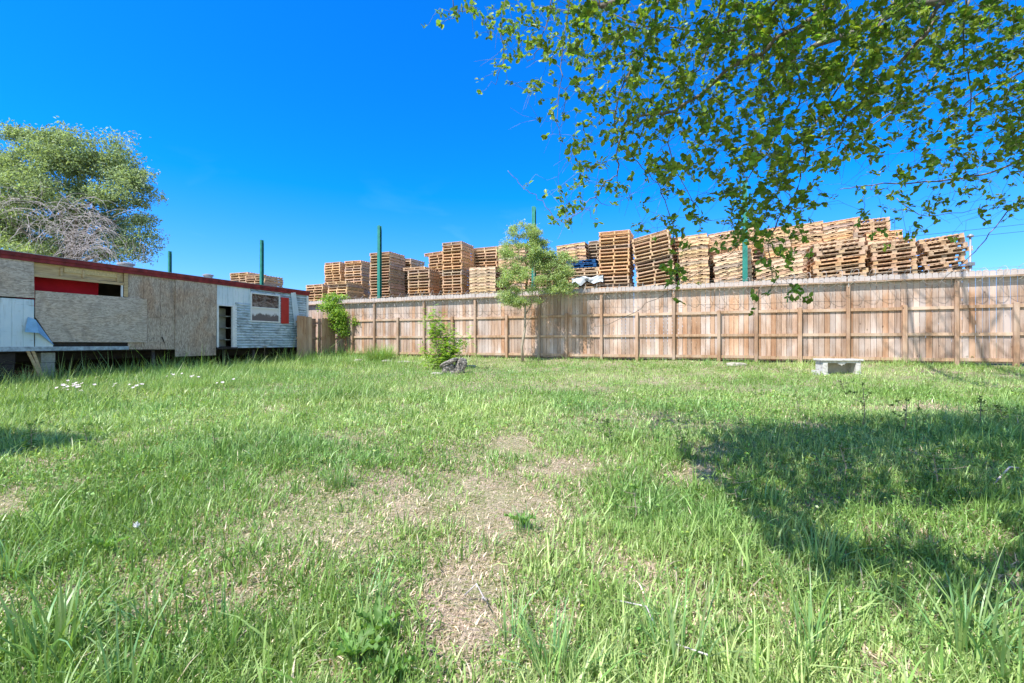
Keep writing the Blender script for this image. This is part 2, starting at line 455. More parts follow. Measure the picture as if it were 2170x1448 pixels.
def blades(n, y0, y1, segs, pw, name_seed, hscale=1.0, wscale=1.0, spread=1.28):
    r = np.random.default_rng(name_seed)
    # area density ~ y^-pw
    u = r.random(n)
    e = 2 - pw
    Y = (y0 ** e + u * (y1 ** e - y0 ** e)) ** (1 / e)
    X = (r.random(n) * 2 - 1) * (spread * Y + .6)
    # clump: pull to tuft centres
    nt_ = max(1, n // 9); ci = r.integers(0, nt_, n); tf_ = r.random(n) < .62
    X = np.where(tf_, X[ci] + r.normal(size=n) * (.012 + .004 * Y[ci]), X); Y = np.where(tf_, Y[ci] + r.normal(size=n) * (.012 + .004 * Y[ci]), Y)
    tu, tn = in_trailer(X, Y)
    df = dist_fence(X, Y)
    dry = dryness(X, Y)
    left = np.clip((-X - 1.5) / 5.5, 0, 1)
    keep = (df > .12) & ~((tn < .15) & (tn > -4) & (tu < 9.6)) & (tn > -.3)
    keep &= r.random(n) > dry * .74
    X, Y, dry, df, tn, left = X[keep], Y[keep], dry[keep], df[keep], tn[keep], left[keep]
    n = len(X)
    Z = ground(X, Y)
    tall = fbm(X, Y, .8, 21); tall2 = fbm(X, Y, 3.0, 25)
    H = .055 + .055 * r.random(n) + .075 * np.clip(tall - .35, 0, 1) * 2
    near = np.clip((5.5 - Y) / 4, 0, 1)
    H = H * (1 + .30 * near) * (.65 + .9 * np.clip(tall2 - .2, 0, 1))
    px, py = project(X, Y, Z)
    H *= 1 + 0.9 * left * (Y > 4.5) * np.clip((Y - 4.5) / 4, 0, 1)
    H *= 1 + 1.0 * np.exp(-np.clip(tn - .2, 0, 9) / 1.1) * (tn > 0)
    H *= 1 + 1.6 * np.exp(-df / .4) * np.clip(fbm(X, Y, 2.2, 15) * 2.4 - .7, 0, 1)
    H *= 1 - .45 * dry
    H *= np.where((tn < 2.6) & (r.random(n) < .16), 1.5, 1.0)
    tl = r.random(n) < (.03 + .02 * near)
    H = np.where(tl, H * (1.7 + .7 * r.random(n)), H) * hscale
    W = (.0028 + .0022 * r.random(n)) * np.where(tl, 1.25, 1) * wscale * (1 + .085 * np.clip(Y - 3, 0, 20))
    az = r.random(n) * 2 * np.pi
    lean = np.clip(r.normal(.66, .45, n), .03, 1.45) + .15 * (1 - near)
    dx, dy = np.cos(az), np.sin(az)
    dx = dx + .18; dy = dy + .06                         # the wind leans it right
    l_ = np.hypot(dx, dy) + 1e-6; dx /= l_; dy /= l_
    sa = az + np.pi / 2 + r.normal(0, .5, n)
    sx, sy = np.cos(sa), np.sin(sa)
    # colour
    hue = fbm(X, Y, .9, 41) * .6 + r.random(n) * .4
    yel = np.clip((fbm(X, Y, .55, 51) - .42) * 3.0, 0, 1) * .75 + .1
    g1 = np.array([.100, .205, .030]); g2 = np.array([.29, .46, .120]); g3 = np.array([.50, .61, .25]); st = np.array([.74, .60, .46])
    g4 = np.array([.17, .36, .14])
    c = g1 + (g2 - g1) * hue[:, None]
    blu = np.clip((fbm(X, Y, .7, 71) - .5) * 4, 0, 1)[:, None] * .4
    c = c * (1 - blu) + g4 * (.8 + .6 * hue[:, None]) * blu
    yy = (yel * (r.random(n) < .75))[:, None]
    c = c * (1 - yy) + g3 * yy
    isdry = r.random(n) < np.clip(dry * 1.0 + .07 + .09 * near + .10 * (1 - left) * np.clip((Y - 3) / 6, 0, 1), 0, .95)
    c = np.where(isdry[:, None], st * (.65 + .6 * r.random(n))[:, None], c)
    c *= (.55 + .85 * r.random(n))[:, None]
    H = np.where(isdry, H * .6, H); lean = np.where(isdry, lean + .55, lean)
    ts = np.linspace(0, 1, segs + 1)
    V = []; 
    k = 2 * segs + 1
    V = np.zeros((n, k, 3)); CC = np.zeros((n, k, 3))
    for i, t in enumerate(ts):
        ang = lean * (.35 + .65 * t)
        hz = H * t * np.cos(np.minimum(ang, 1.5)); hr = H * t * np.sin(np.minimum(ang, 1.5))
        cx = X + dx * hr; cy = Y + dy * hr; cz = Z + hz - .008
        wd = W * (1 - t ** 1.6) * (.75 if i == 0 else 1)
        sh = .80 + .30 * t
        if i < segs:
            V[:, 2 * i, 0] = cx - sx * wd; V[:, 2 * i, 1] = cy - sy * wd; V[:, 2 * i, 2] = cz
            V[:, 2 * i + 1, 0] = cx + sx * wd; V[:, 2 * i + 1, 1] = cy + sy * wd; V[:, 2 * i + 1, 2] = cz
        else:
            V[:, 2 * i, 0] = cx; V[:, 2 * i, 1] = cy; V[:, 2 * i, 2] = cz
    CC[:] = c[:, None, :]
    base = (np.arange(n) * k)[:, None]
    quads = [base + np.array([[2 * i, 2 * i + 1, 2 * i + 3, 2 * i + 2]]) for i in range(segs - 1)]
    tris = base + np.array([[2 * segs - 2, 2 * segs - 1, 2 * segs]])
    return V.reshape(-1, 3), (np.concatenate(quads) if quads else np.zeros((0, 4), int)), tris, CC.reshape(-1, 3)
def build_grass():
    parts = [blades(150000, 1.15, 4.0, 3, .9, 1, .76, 1.1),
             blades(190000, 4.0, 8.5, 2, 1.0, 2, 1.0, 1.25),
             blades(400000, 8.5, 26, 1, 1.0, 3, 1.1, 1.3, spread=1.22)]
    # small broad leaves of clover and weeds woven into the grass
    r = np.random.default_rng(44); n = 120000
    Y = (1.2 ** .9 + r.random(n) * (15.0 ** .9 - 1.2 ** .9)) ** (1 / .9); X = (r.random(n) * 2 - 1) * (1.25 * Y + .5)
    pt = fbm(X, Y, 1.1, 91); px, py = project(X, Y, ground(X, Y))
    shd = np.exp(-(((px - 1850) / 420) ** 2 + ((py - 1030) / 160) ** 2))
    ok = (r.random(n) < np.clip((pt - .44) * 5, .06, 1) + shd) & (dist_fence(X, Y) > .3) & (dryness(X, Y) < .45) & (in_trailer(X, Y)[1] > .1)
    X = X[ok]; Y = Y[ok]; n = len(X)
    k_ = r.integers(0, n, n); cl = r.random(n) < .75; k_ = (k_ // 7) * 7 % n
    X = np.where(cl, X[k_] + r.normal(size=n) * .03, X); Y = np.where(cl, Y[k_] + r.normal(size=n) * .03, Y)
    pos = np.stack([X, Y, ground(X, Y) + .02 + .08 * r.random(n)], 1)
    d3 = r.normal(size=(n, 3)); d3[:, 2] = np.abs(d3[:, 2]) * .35; nn3 = r.normal(size=(n, 3)) * .5 + np.array([0, 0, 1.])
    ln = (.011 + .022 * r.random(n) ** 2) * (.55 + .45 * np.clip((Y - 1.2) / 3, 0, 1)) * (1 + .06 * Y)
    gc = np.array([.20, .37, .075]) * (.55 + .9 * r.random(n))[:, None] * np.stack([.8 + .7 * r.random(n), np.ones(n), .8 + .6 * r.random(n)], 1)
    cv, cf, cc = leaf_arrays(pos, d3, nn3, ln, ln * (.45 + .3 * r.random(n)), gc, 'rhomb')
    parts.append((cv, cf[0], np.zeros((0, 3), int), cc))
    # dead straw lying flat on the soil
    r = np.random.default_rng(45); n = 420000
    Y = (1.2 ** .8 + r.random(n) * (13.0 ** .8 - 1.2 ** .8)) ** (1 / .8); X = (r.random(n) * 2 - 1) * (1.22 * Y + .4)
    ok = (r.random(n) < (dryness(X, Y) * 1.3 + .12) * np.clip(fbm(X, Y, 5.0, 61) * 3.2 - .8, .12, 1)) & (dist_fence(X, Y) > .3) & (in_trailer(X, Y)[1] > .1)
    X = X[ok]; Y = Y[ok]; n = len(X)
    pos = np.stack([X, Y, ground(X, Y) + .003 + .012 * r.random(n)], 1)
    d3 = r.normal(size=(n, 3)); d3[:, 2] *= .14; nn3 = r.normal(size=(n, 3)) * .25 + np.array([0, 0, 1.])
    ln = (.012 + .036 * r.random(n) ** 1.3) * (1 + .05 * Y)
    gc = np.array([.70, .57, .44]) * (.45 + .75 * r.random(n))[:, None] * np.stack([np.ones(n), .9 + .14 * r.random(n), .8 + .3 * r.random(n)], 1)
    cv, cf, cc = leaf_arrays(pos, d3, nn3, ln, (.0014 + .0018 * r.random(n)) * (1 + .13 * Y), gc, 'rhomb', curl=-.05)
    parts.append((cv, cf[0], np.zeros((0, 3), int), cc))
    V = []; Q = []; T = []; CL = []; b = 0
    for v, q, t, c in parts:
        V.append(v); Q.append(q + b); T.append(t + b); CL.append(c); b += len(v)
    o = mesh_obj('grass', np.concatenate(V), [np.concatenate(Q), np.concatenate(T)], M['grass'], cols=np.concatenate(CL))
    tag(o, 'unmown green grass with pale dry patches covering the whole yard', 'grass', kind='stuff')
build_grass()

# ------------------------------------------------------------------ the long fence
FENCE_H = 2.57
def build_fence():
    base = FS(1085)[0]
    root = empty('wooden_fence', (base[0], base[1], float(ground(*base))))
    tag(root, 'tall weathered wooden privacy fence of dog-eared pickets across the back of the yard', 'fence')
    sL = FS(395)[1]; sR = 3.4
    def w3(s, off, z):
        p = F0 + FD * s + FN * off
        return np.array([p[0], p[1], z])
    gz = lambda s: float(np.interp(0, _gd, _gz)) - .02
    D3 = np.array([FD[0], FD[1], 0]); N3 = np.array([FN[0], FN[1], 0])
    tall = [FS(x)[1] for x in (2025, 1796, 1602, 1428, 1275, 1143, 1008, 900, 795)]
    short = [FS(x)[1] for x in (2150, 1915, 1694, 1523, 1350, 1201, 1075, 960, 845, 748)]
    tall += [tall[0] + 2.44] + [tall[-1] - 2.44 * k for k in range(1, 8) if tall[-1] - 2.44 * k > sL]
    short += [short[0] + 2.44] + [short[-1] - 2.44 * k for k in range(1, 8) if short[-1] - 2.44 * k > sL]
    rr = random.Random(3)
    # picket panels, one per bay between tall posts
    T = sorted(tall)
    ed = [sL] + T + [sR]
    for a, b_ in zip(ed[:-1], ed[1:]):
        mb = MB(); s = a; 
        while s < b_ - .02:
            wd = min(.138, b_ - s)
            z0 = gz(s) + .05; top = gz(s) + FENCE_H + rr.uniform(-.018, .018)
            q = rr.random()
            v = rr.uniform(.74, 1.2)
            if q < .16: col = (1.06 * v, .84 * v, .66 * v)
            elif q < .5: col = (1.0 * v, 1.0 * v, 1.03 * v)
            else: col = (1.02 * v, .96 * v, .92 * v)
            off = rr.uniform(0, .006)
            g = .004
            e = .028
            pts = [w3(s + g, off, z0), w3(s + wd - g, off, z0), w3(s + wd - g, off, top - e), w3(s + wd - g - e, off, top),
                   w3(s + g + e, off, top), w3(s + g, off, top - e)]
            mb.prism(pts, N3 * .016, col)
            s += wd + rr.uniform(0.001, .004)
        mb.build('picket_panel', M['picket'], root)
    # rails on the yard side, butting between posts
    allp = sorted(tall + short)
    def rail(za, zt, s0, s1, posts, depth, nm='rail'):
        cuts = [s0] + [p for p in posts if s0 < p < s1] + [s1]
        for a, b_ in zip(cuts[:-1], cuts[1:]):
            mb = MB(); v = rr.uniform(.92, 1.15)
            dz = rr.uniform(-.008, .008)
            mb.box(w3(a + .05, -.003, gz(a) + za + dz), D3 * (b_ - a - .10), -N3 * depth, np.array([0, 0, zt - za]), (1.1 * v, 1.08 * v, 1.02 * v))
            mb.build(nm, M['post'], root)
    rail(.10, .19, sL, sR, allp, .040)
    rail(.80, .885, sL, sR, allp, .040)
    rail(1.54, 1.625, sL, sR, allp, .040)
    rail(2.37, 2.408, sL, sR, [], .135, 'top_rail')
    for s in tall:
        mb = MB(); v = rr.uniform(.85, 1.1)
        mb.box(w3(s - .045, -.008, gz(s) - .25), D3 * .09, -N3 * .088, np.array([0, 0, 2.366 + .25]), (v, v * .97, v * .95))
        bevel(mb.build('tall_post', M['post'], root), .005)
    for s in short:
        mb = MB(); v = rr.uniform(.9, 1.15); wd = .11 if s > short[2] - .1 else .095
        mb.box(w3(s - wd / 2, -.008, gz(s) - .25), D3 * wd, -N3 * .10, np.array([0, 0, 1.66 + .25 + rr.uniform(-.02, .06)]), (v, v * .95, v * .9))
        bevel(mb.build('short_post', M['post'], root), .006)
    # coiled razor wire on angled arms
    wire = mat_plain('galvanised wire', (.50, .49, .48), .5, .3, .1, bump_s=0)
    wr = empty('razor_wire', (base[0], base[1], float(ground(*base)) + FENCE_H))
    tag(wr, 'loose coil of thin razor wire strung on small arms along the fence top', 'wire')
    pts = []; s = FS(690)[1]
    ph = 0.0
    while s < 3.0:
        rad = .235 + .035 * math.sin(s * .9) 
        sg = .05 * math.sin(s * 1.3)
        ps = s + rad * .55 * math.cos(ph * 1.0 + 1.2)
        p = w3(ps, -.24 + rad * .75 * math.sin(ph), gz(s) + FENCE_H - .12 + sg + rad * math.cos(ph))
        pts.append(p)
        ph += .42; s += .42 * (.40 / (2 * math.pi)) 
    MB().tube(pts, .0055, 3).build('coil', wire, wr)
    for zz, oo in ((-.22, -.30), (.03, -.26), (-.02, -.1)):
        q = [w3(a, oo, gz(a) + FENCE_H + zz + .015 * math.sin(a * 2.1)) for a in np.linspace(FS(690)[1], 3.0, 60)]
        MB().tube(q, .0042, 3).build('strand', wire, wr)
    for s in T[::2]:
        mb = MB()
        mb.tube([w3(s, -.115, gz(s) + 2.25), w3(s, -.12, gz(s) + 2.50), w3(s + .03, -.34, gz(s) + 2.72)], .011, 5)
        mb.build('wire_arm', wire, wr)
build_fence()

# ------------------------------------------------------------------ green steel posts beyond the fence
def build_green_posts():
    steel = mat_plain('green painted steel', (.025, .20, .165), .5, .0, .2, 5)
    lab = {357: 'short looking green steel post above the trailer roof, farthest to the left',
           552: 'green steel post rising beyond the right part of the trailer roof',
           802: 'green steel post in front of the dark pallet stack between trailer and shrub',
           1130: 'green steel post behind the crown of the small feathery tree',
           1579: 'thick green steel post partly hidden by the overhanging branches'}
    for px in lab:
        p, s = FS(px, .38)
        z0 = float(ground(*p)); top = CZ + 5.28
        wd = .145
        a = np.array([p[0], p[1], z0 - .3]); D3 = np.array([*FD, 0]) * wd; N3 = np.array([*FN, 0]) * wd
        mb = MB(); H = np.array([0, 0, top - z0 + .3])
        mb.box(a - D3 / 2, D3, N3 * .09, H)
        mb.box(a - D3 / 2 + N3 * .91, D3, N3 * .09, H)
        mb.box(a - D3 * .05 + N3 * .09, D3 * .1, N3 * .82, H)
        mb.box(a - D3 / 2 + N3 * .10, D3 * .05, N3 * .80, H)
        o = mb.build('steel_post', steel)
        tag(o, lab[px], 'post', 'green steel posts beyond the fence')
build_green_posts()

# ------------------------------------------------------------------ pallets
def pallet_mesh(kind, seed):
    rr = random.Random(seed); mb = MB()
    w_, d_, h_ = 1.0, 1.15, .14
    def c(): 
        v = rr.uniform(.82, 1.14); return (v, v * rr.uniform(.93, 1.0), v * rr.uniform(.84, 1.0))
    if kind == 'end':      # deck boards run across, three stringers run back
        for x in (-.48, 0, .44):
            mb.box((x, -d_ / 2, .02), (.042, 0, 0), (0, d_, 0), (0, 0, .088), c())
        n = 7
        for i in range(n):
            y = -d_ / 2 + i * (d_ - .11) / (n - 1)
            mb.box((-.5 + rr.uniform(-.01, .01), y, .1085), (w_, 0, 0), (0, .105, 0), (0, 0, .021), c())
        for i in (0, 2, 4, 6):
            y = -d_ / 2 + i * (d_ - .11) / (n - 1)
            mb.box((-.5 + rr.uniform(-.01, .01), y, -.0005), (w_, 0, 0), (0, .105, 0), (0, 0, .020), c())
    elif kind == 'side':   # notched stringers face the viewer
        for y in (-d_ / 2 + .012, 0, d_ / 2 - .054):
            col = c()
            pts = [(-.5, y, .02), (-.30, y, .02), (-.28, y, .058), (-.10, y, .058), (-.08, y, .02), (.10, y, .02), (.12, y, .058), (.30, y, .058), (.32, y, .02),
                   (.5, y, .02), (.5, y, .108), (-.5, y, .108)]
            # split the notched board into convex boxes
            for a, b_, z0 in ((-.5, -.28, .02), (-.28, -.12, .046), (-.12, .14, .02), (.14, .30, .046), (.30, .5, .02)):
                mb.box((a, y, z0), (b_ - a, 0, 0), (0, .04, 0), (0, 0, .108 - z0), col)
        n = 7
        for i in range(n):
            x = -.5 + i * (w_ - .11) / (n - 1)
            mb.box((x, -d_ / 2 + rr.uniform(-.004, .004), .1085), (.135, 0, 0), (0, d_, 0), (0, 0, .021), c())
        for i in (0, 2, 4, 6):
            x = -.5 + i * (w_ - .11) / (n - 1)
            mb.box((x, -d_ / 2 + rr.uniform(-.008, .008), -.0005), (.105, 0, 0), (0, d_, 0), (0, 0, .020), c())
    else:                  # block pallet
        for x in (-.5, -.06, .38):
            for y in (-d_ / 2, -.06, d_ / 2 - .12):
                mb.box((x, y, .0195), (.11, 0, 0), (0, .12, 0), (0, 0, .077), tuple(q * .85 for q in c()))
        for y in (-d_ / 2, -.06, d_ / 2 - .12):
            mb.box((-.5, y, -.0005), (w_, 0, 0), (0, .12, 0), (0, 0, .020), c())
            mb.box((-.5, y, .0955), (w_, 0, 0), (0, .12, 0), (0, 0, .014), c())
        n = 8
        for i in range(n):
            x = -.5 + i * (w_ - .09) / (n - 1)
            mb.box((x, -d_ / 2, .110), (.088, 0, 0), (0, d_, 0), (0, 0, .019), c())
    me = bpy.data.meshes.new('pallet')
    me.from_pydata(mb.v, [], mb.f)
    ca = me.color_attributes.new('Col', 'FLOAT_COLOR', 'POINT')
    c4 = np.ones((len(mb.v), 4), dtype=np.float32); c4[:, :3] = np.array(mb.c)
    ca.data.foreach_set('color', c4.ravel())
    me.materials.append(M['pallet'])
    return me, mb
PM = {k: [pallet_mesh(k, i * 7 + 1) for i in range(4)] for k in ('end', 'side', 'block')}
PAL = {'yellow': (1.2, 1.06, .84), 'tan': (1.05, .97, .88), 'pale': (1.22, 1.18, 1.10), 'orange': (1.2, .98, .76),
       'brown': (1.0, .86, .75), 'grey': (.88, .88, .92), 'blue': (.03, .22, .85), 'dark': (.62, .52, .46), 'cream': (1.25, 1.14, .95)}
ORD = ['topmost', 'second', 'third', 'fourth', 'fifth', 'sixth', 'seventh', 'eighth', 'ninth', 'tenth', 'eleventh', 'twelfth', 'thirteenth', 'fourteenth',
       'fifteenth', 'sixteenth', 'seventeenth', 'eighteenth', 'nineteenth', 'twentieth']
# where, left px, right px, top py, metres behind fence, tilt deg, kind, tint, last visible py (None = fence top), depth
STACKS = [
    ('small pale stack seen over the trailer roof', 482, 530, 578, 1.0, 0, 'end', 'cream', 612, 1),
    ('small stack beside the second green post over the trailer roof', 518, 562, 584, .8, 2, 'end', 'tan', 612, 1),
    ('low yellow stack just right of the trailer end', 648, 684, 603, .9, 0, 'end', 'yellow', None, 1),
    ('yellow stack leftmost of the tall ones by the trailer end', 687, 721, 556, 1.9, 0, 'end', 'yellow', 604, 1),
    ('yellow stack right beside the leftmost tall one', 730, 766, 553, 1.9, 0, 'end', 'yellow', 604, 1),
    ('low orange stack above the leafy vine', 694, 736, 597, .6, 0, 'end', 'cream', None, 1),
    ('brown stack behind the third green post', 783, 827, 535, .95, 0, 'end', 'brown', None, 1),
    ('grey sagging stack right behind the post stack', 838, 872, 548, 2.3, 4, 'end', 'grey', None, 1),
    ('square grey tan stack left of the one with the jutting top', 864, 911, 566, .9, 0, 'end', 'tan', None, 1),
    ('dark narrow stack whose top pallet juts to the left', 908, 948, 534, 1.7, -2, 'end', 'brown', None, 1),
    ('tall golden stack above the light green shrub', 937, 979, 513, .75, 0, 'end', 'orange', None, 1),
    ('tan stack behind the white notched one', 1002, 1053, 524, 2.0, 0, 'end', 'tan', 572, 1),
    ('white notched stack left of the feathery tree', 995, 1050, 566, .8, 0, 'side', 'pale', None, 1),
    ('tan stack half hidden behind the left of the feathery tree', 1056, 1112, 518, 1.8, 0, 'side', 'tan', None, 1),
    ('stack behind the middle of the feathery tree', 1118, 1172, 548, 1.2, 0, 'end', 'tan', None, 1),
    ('cream stack right of the feathery tree above the blue pallets', 1180, 1240, 517, 1.9, -3, 'side', 'cream', 552, 1),
    ('dark grey stack behind the blue pallets', 1246, 1286, 510, 2.4, 0, 'end', 'grey', 590, 1),
    ('tall orange stack left of the leaning one', 1268, 1334, 490, .8, 0, 'end', 'orange', None, 1),
    ('leaning tan stack left of the hanging leafy twig', 1338, 1420, 496, .75, -11, 'end', 'tan', None, 1),
    ('brown stack behind the hanging leafy twig', 1418, 1462, 503, 1.9, 0, 'end', 'orange', None, 1),
    ('pale notched stack right of the hanging leafy twig', 1438, 1500, 498, .8, -4, 'side', 'cream', None, 1),
    ('brown stack in the gap right of the pale notched one', 1484, 1528, 508, 2.0, 3, 'end', 'brown', None, 1),
    ('orange stack showing behind the thick green post', 1572, 1612, 520, 1.6, -4, 'end', 'orange', None, 1),
    ('tan notched stack left of the thick green post', 1512, 1592, 534, .7, -7, 'side', 'pale', None, 1),
    ('upper tan stack above the thick green post', 1500, 1600, 488, 2.0, -8, 'side', 'tan', 545, 1),
    ('long tilted pale stack right of the thick green post', 1598, 1700, 548, .65, -11, 'side', 'pale', None, 1),
    ('upper pale stack over the tilted pale one', 1594, 1672, 484, 2.1, -7, 'side', 'cream', 556, 1),
    ('upper orange stack right above the tilted pale one', 1666, 1748, 474, 2.2, -5, 'side', 'tan', 545, 1),
    ('high tan stack at the peak of the pile', 1745, 1825, 466, 2.1, -6, 'side', 'tan', 530, 1),
    ('peak stack with grey board ends on top', 1812, 1888, 463, 1.9, -2, 'block', 'tan', 540, 1),
    ('wide open stack below the peak of the pile', 1724, 1834, 510, .55, -5, 'block', 'tan', None, 1),
    ('open stack left of the dark gap', 1850, 1944, 510, .6, -4, 'block', 'tan', None, 1),
    ('brown stack behind the open one below the peak', 1836, 1912, 490, 1.6, -2, 'side', 'orange', 560, 1),
    ('ragged stack at the right end of the pile', 1956, 2050, 500, .9, -6, 'block', 'tan', None, 1),
]
def build_pallets():
    rr = random.Random(21); rest_v = []; rest_f = []; rest_c = []; nb = 0; total = 0
    ang = math.atan2(FD[1], FD[0])
    PH = .1305; cands = []
    for (desc, xl, xr, yt, off, tilt, kind, tint, ylast, dep) in STACKS:
        a, sa = FS(xl, off); b_, sb = FS(xr, off)
        wd = float(np.clip(sb - sa, .8, 1.5)); sm = (sa + sb) / 2
        ctr = F0 + FN * (off + .575) + FD * sm
        Yf = (a[1] + b_[1]) / 2
        ztop = CZ + (724 - yt) * Yf / 964
        ys = FS((xl + xr) / 2, 0)[0][1]
        ftop_py = 724 - (_gz[2] + FENCE_H - CZ) * 964 / ys
        lim = (ylast if ylast else ftop_py) + 5
        zvis = CZ + (724 - lim) * Yf / 964
        z0 = float(ground(*ctr))
        n = max(2, int(round((ztop - z0) / PH)))
        x = 0.0; z = ztop; nv = 0
        hs_ = PH
        for i in range(n):
            th = -R(tilt) * min(1.0, max(0.0, 1.35 - (i / max(n, 1)) * 2.0)) + R(rr.normalvariate(0, .5))
            z_i = ztop - (i + 1) * hs_
            if i == n - 1: th = 0
            x_i = x; x += math.sin(th) * hs_ * .55
            jx, jy, jr = rr.uniform(-.022, .022), rr.uniform(-.03, .03), rr.uniform(-1.6, 1.6)
            if 'ragged' in desc: jx *= 3.0; jr *= 3; 
            if xl > 1300: jx *= 1.5; jr *= 1.5; th += R(rr.normalvariate(0, .7))
            if 'jutting' in desc or 'juts' in desc:
                if i == 0: jx = -.24
            if rr.random() < .07: jx += rr.uniform(-.05, .05)
            loc = (ctr[0] + FD[0] * (x_i + jx) + FN[0] * jy, ctr[1] + FD[1] * (x_i + jx) + FN[1] * jy, z_i)
            me, mbm = rr.choice(PM[kind])
            tn = tint
            if rr.random() < .38: tn = rr.choice(['tan', 'pale', 'orange', 'grey', 'cream', 'brown', 'grey'])
            c = PAL[tn]; v = rr.uniform(.9, 1.08)
            mir = rr.choice((1, -1))
            cands.append((desc, i, loc, th, jr, kind, me, mbm, wd, c, v, mir, z0))
    # what each pallet shows of itself, front rows first
    grid = np.zeros((240, 1640), dtype=bool)            # columns 460..2100, rows 440..680
    xs_ = np.arange(460, 2100); fy = np.array([724 - (_gz[2] + FENCE_H - CZ) * 964 / FS(x)[0][1] for x in xs_])
    for k, yv in enumerate(fy): grid[max(0, int(yv) - 440):, k] = True
    shown = {}
    for q in sorted(range(len(cands)), key=lambda q: math.hypot(cands[q][2][0], cands[q][2][1])):
        loc = cands[q][2]; wd = cands[q][8]
        f0 = np.array(loc[:2]) - FN * .575
        a_ = f0 - FD * wd / 2; b_ = f0 + FD * wd / 2
        x0, yt0 = project(a_[0], a_[1], loc[2] + PH); x1, yt1 = project(b_[0], b_[1], loc[2] + PH)
        _, yb0 = project(f0[0], f0[1], loc[2])
        ra, rb = max(0, int((yt0 + yt1) / 2) - 440), max(0, int(yb0) - 440); ca_, cb_ = max(0, int(x0) - 460), max(0, int(x1) - 460)
        sub = grid[ra:rb, ca_:cb_]
        shown[q] = int((~sub).sum()); grid[ra:rb, ca_:cb_] = True
    pick = set(sorted([q for q in shown if shown[q] > 12], key=lambda q: -shown[q])[:293])
    for q, (desc, i, loc, th, jr, kind, me, mbm, wd, c, v, mir, z0) in enumerate(cands):
        if q in pick and i < len(ORD):
            o = bpy.data.objects.new('pallet', me); C.objects.link(o)
            o.location = loc; o.scale = (wd, 1.0, PH / .1295 * .996)
            o.rotation_euler = (0, -th, ang + R(jr)) if mir > 0 else (0, th, ang + R(jr) + math.pi)
            o.color = (c[0] * v, c[1] * v, c[2] * v, 1)
            w1 = ORD[i] + (' pallet of the ' if i == 0 else ' pallet down the ')
            tag(o, w1 + desc, 'pallet', 'pallets stacked beyond the fence'); total += 1
        else:
            V = np.array(mbm.v) * np.array([wd, 1, 1]); cb, sb_ = math.cos(-th), math.sin(-th)
            V = np.stack([V[:, 0] * cb + V[:, 2] * sb_, V[:, 1], -V[:, 0] * sb_ + V[:, 2] * cb], 1)
            ca_, sa_ = math.cos(ang + R(jr)), math.sin(ang + R(jr))
            X = V[:, 0] * ca_ - V[:, 1] * sa_ + loc[0]; Yy = V[:, 0] * sa_ + V[:, 1] * ca_ + loc[1]
            rest_v.append(np.stack([X, Yy, V[:, 2] + max(loc[2], z0 - .1)], 1))
            rest_f += [tuple(nb + k for k in f) for f in mbm.f]
            rest_c.append(np.array(mbm.c) * np.array(c) * v); nb += len(V)
    V = np.concatenate(rest_v)
    o = mesh_obj('pallets', V, [np.array(rest_f)], M['pallet'], cols=np.concatenate(rest_c))
    tag(o, 'lower wooden pallets carrying the stacks, mostly hidden behind the fence', 'pallets', 'pallets stacked beyond the fence', 'stuff')
    print('PALLETS', total, nb)
    # the blue pallets, and the ones under them
    def single(xl, xr, py, off, tint, kind, label, tilt=0):
        a, sa = FS(xl, off); b_, sb = FS(xr, off)
        ctr = F0 + FN * (off + .575) + FD * (sa + sb) / 2; Yf = (a[1] + b_[1]) / 2
        o = bpy.data.objects.new('pallet', PM[kind][1][0]); C.objects.link(o)
        o.location = (ctr[0], ctr[1], CZ + (724 - py) * Yf / 964 - PH); o.scale = (float(sb - sa), 1, 1)
        o.rotation_euler = (0, -R(tilt), ang); o.color = (*PAL[tint], 1)
        tag(o, label, 'pallet', 'pallets stacked beyond the fence')
    single(1200, 1262, 551, .8, 'blue', 'block', 'upper of the two bright blue pallets')
    single(1204, 1264, 559.3, .8, 'blue', 'block', 'lower of the two bright blue pallets')
    single(1206, 1268, 568, .8, 'tan', 'block', 'tan pallet right under the blue pallets')
    single(1207, 1268, 576.4, .8, 'pale', 'end', 'pale pallet right above the crumpled plastic sheet')
    for k in range(12):
        lab = 'wooden pallet at the fence top under the crumpled plastic sheet, ' + ORD[k] + (' one' if k == 0 else ' one down')
        if k < 3: single(1211, 1268, 594 + k * 7.9, .8, 'tan', 'end', lab)
    # the support stack below
    a, sa = FS(1211, .8); b_, sb = FS(1268, .8)
    ctr = F0 + FN * (.8 + .575) + FD * (sa + sb) / 2; Yf = (a[1] + b_[1]) / 2
    zt = CZ + (724 - 594 - 3 * 7.9) * Yf / 964; z0 = float(ground(*ctr))
    VV = []; FF = []; CCs = []; nb = 0
    for i in range(int((zt - z0) / PH)):
        mbm = PM['end'][i % 4][1]
        V = np.array(mbm.v); ca_, sa_ = math.cos(ang), math.sin(ang)
        VV.append(np.stack([V[:, 0] * ca_ - V[:, 1] * sa_ + ctr[0], V[:, 0] * sa_ + V[:, 1] * ca_ + ctr[1], V[:, 2] + zt - (i + 1) * PH], 1))
        FF += [tuple(nb + k for k in f) for f in mbm.f]; CCs.append(np.array(mbm.c)); nb += len(V)
    me = o.data
    o2 = mesh_obj('pallet_layers', np.concatenate(VV), [np.array(FF)], M['pallet'], cols=np.concatenate(CCs))
    # merge those into the one stuff object
    import bmesh
    bm = bmesh.new(); bm.from_mesh(me); bm.from_mesh(o2.data); bm.to_mesh(me); bm.free()
    d = o2.data; bpy.data.objects.remove(o2); bpy.data.meshes.remove(d)
    # crumpled plastic sheet
    pm = mat_plain('white plastic sheet', (.50, .54, .58), .35, 0, .1, 12, .5)
    p0, s0 = FS(1212, .72); p1, s1 = FS(1278, .72)
    Ym = (p0[1] + p1[1]) / 2
    nx_, ny_ = 46, 16
    V = []
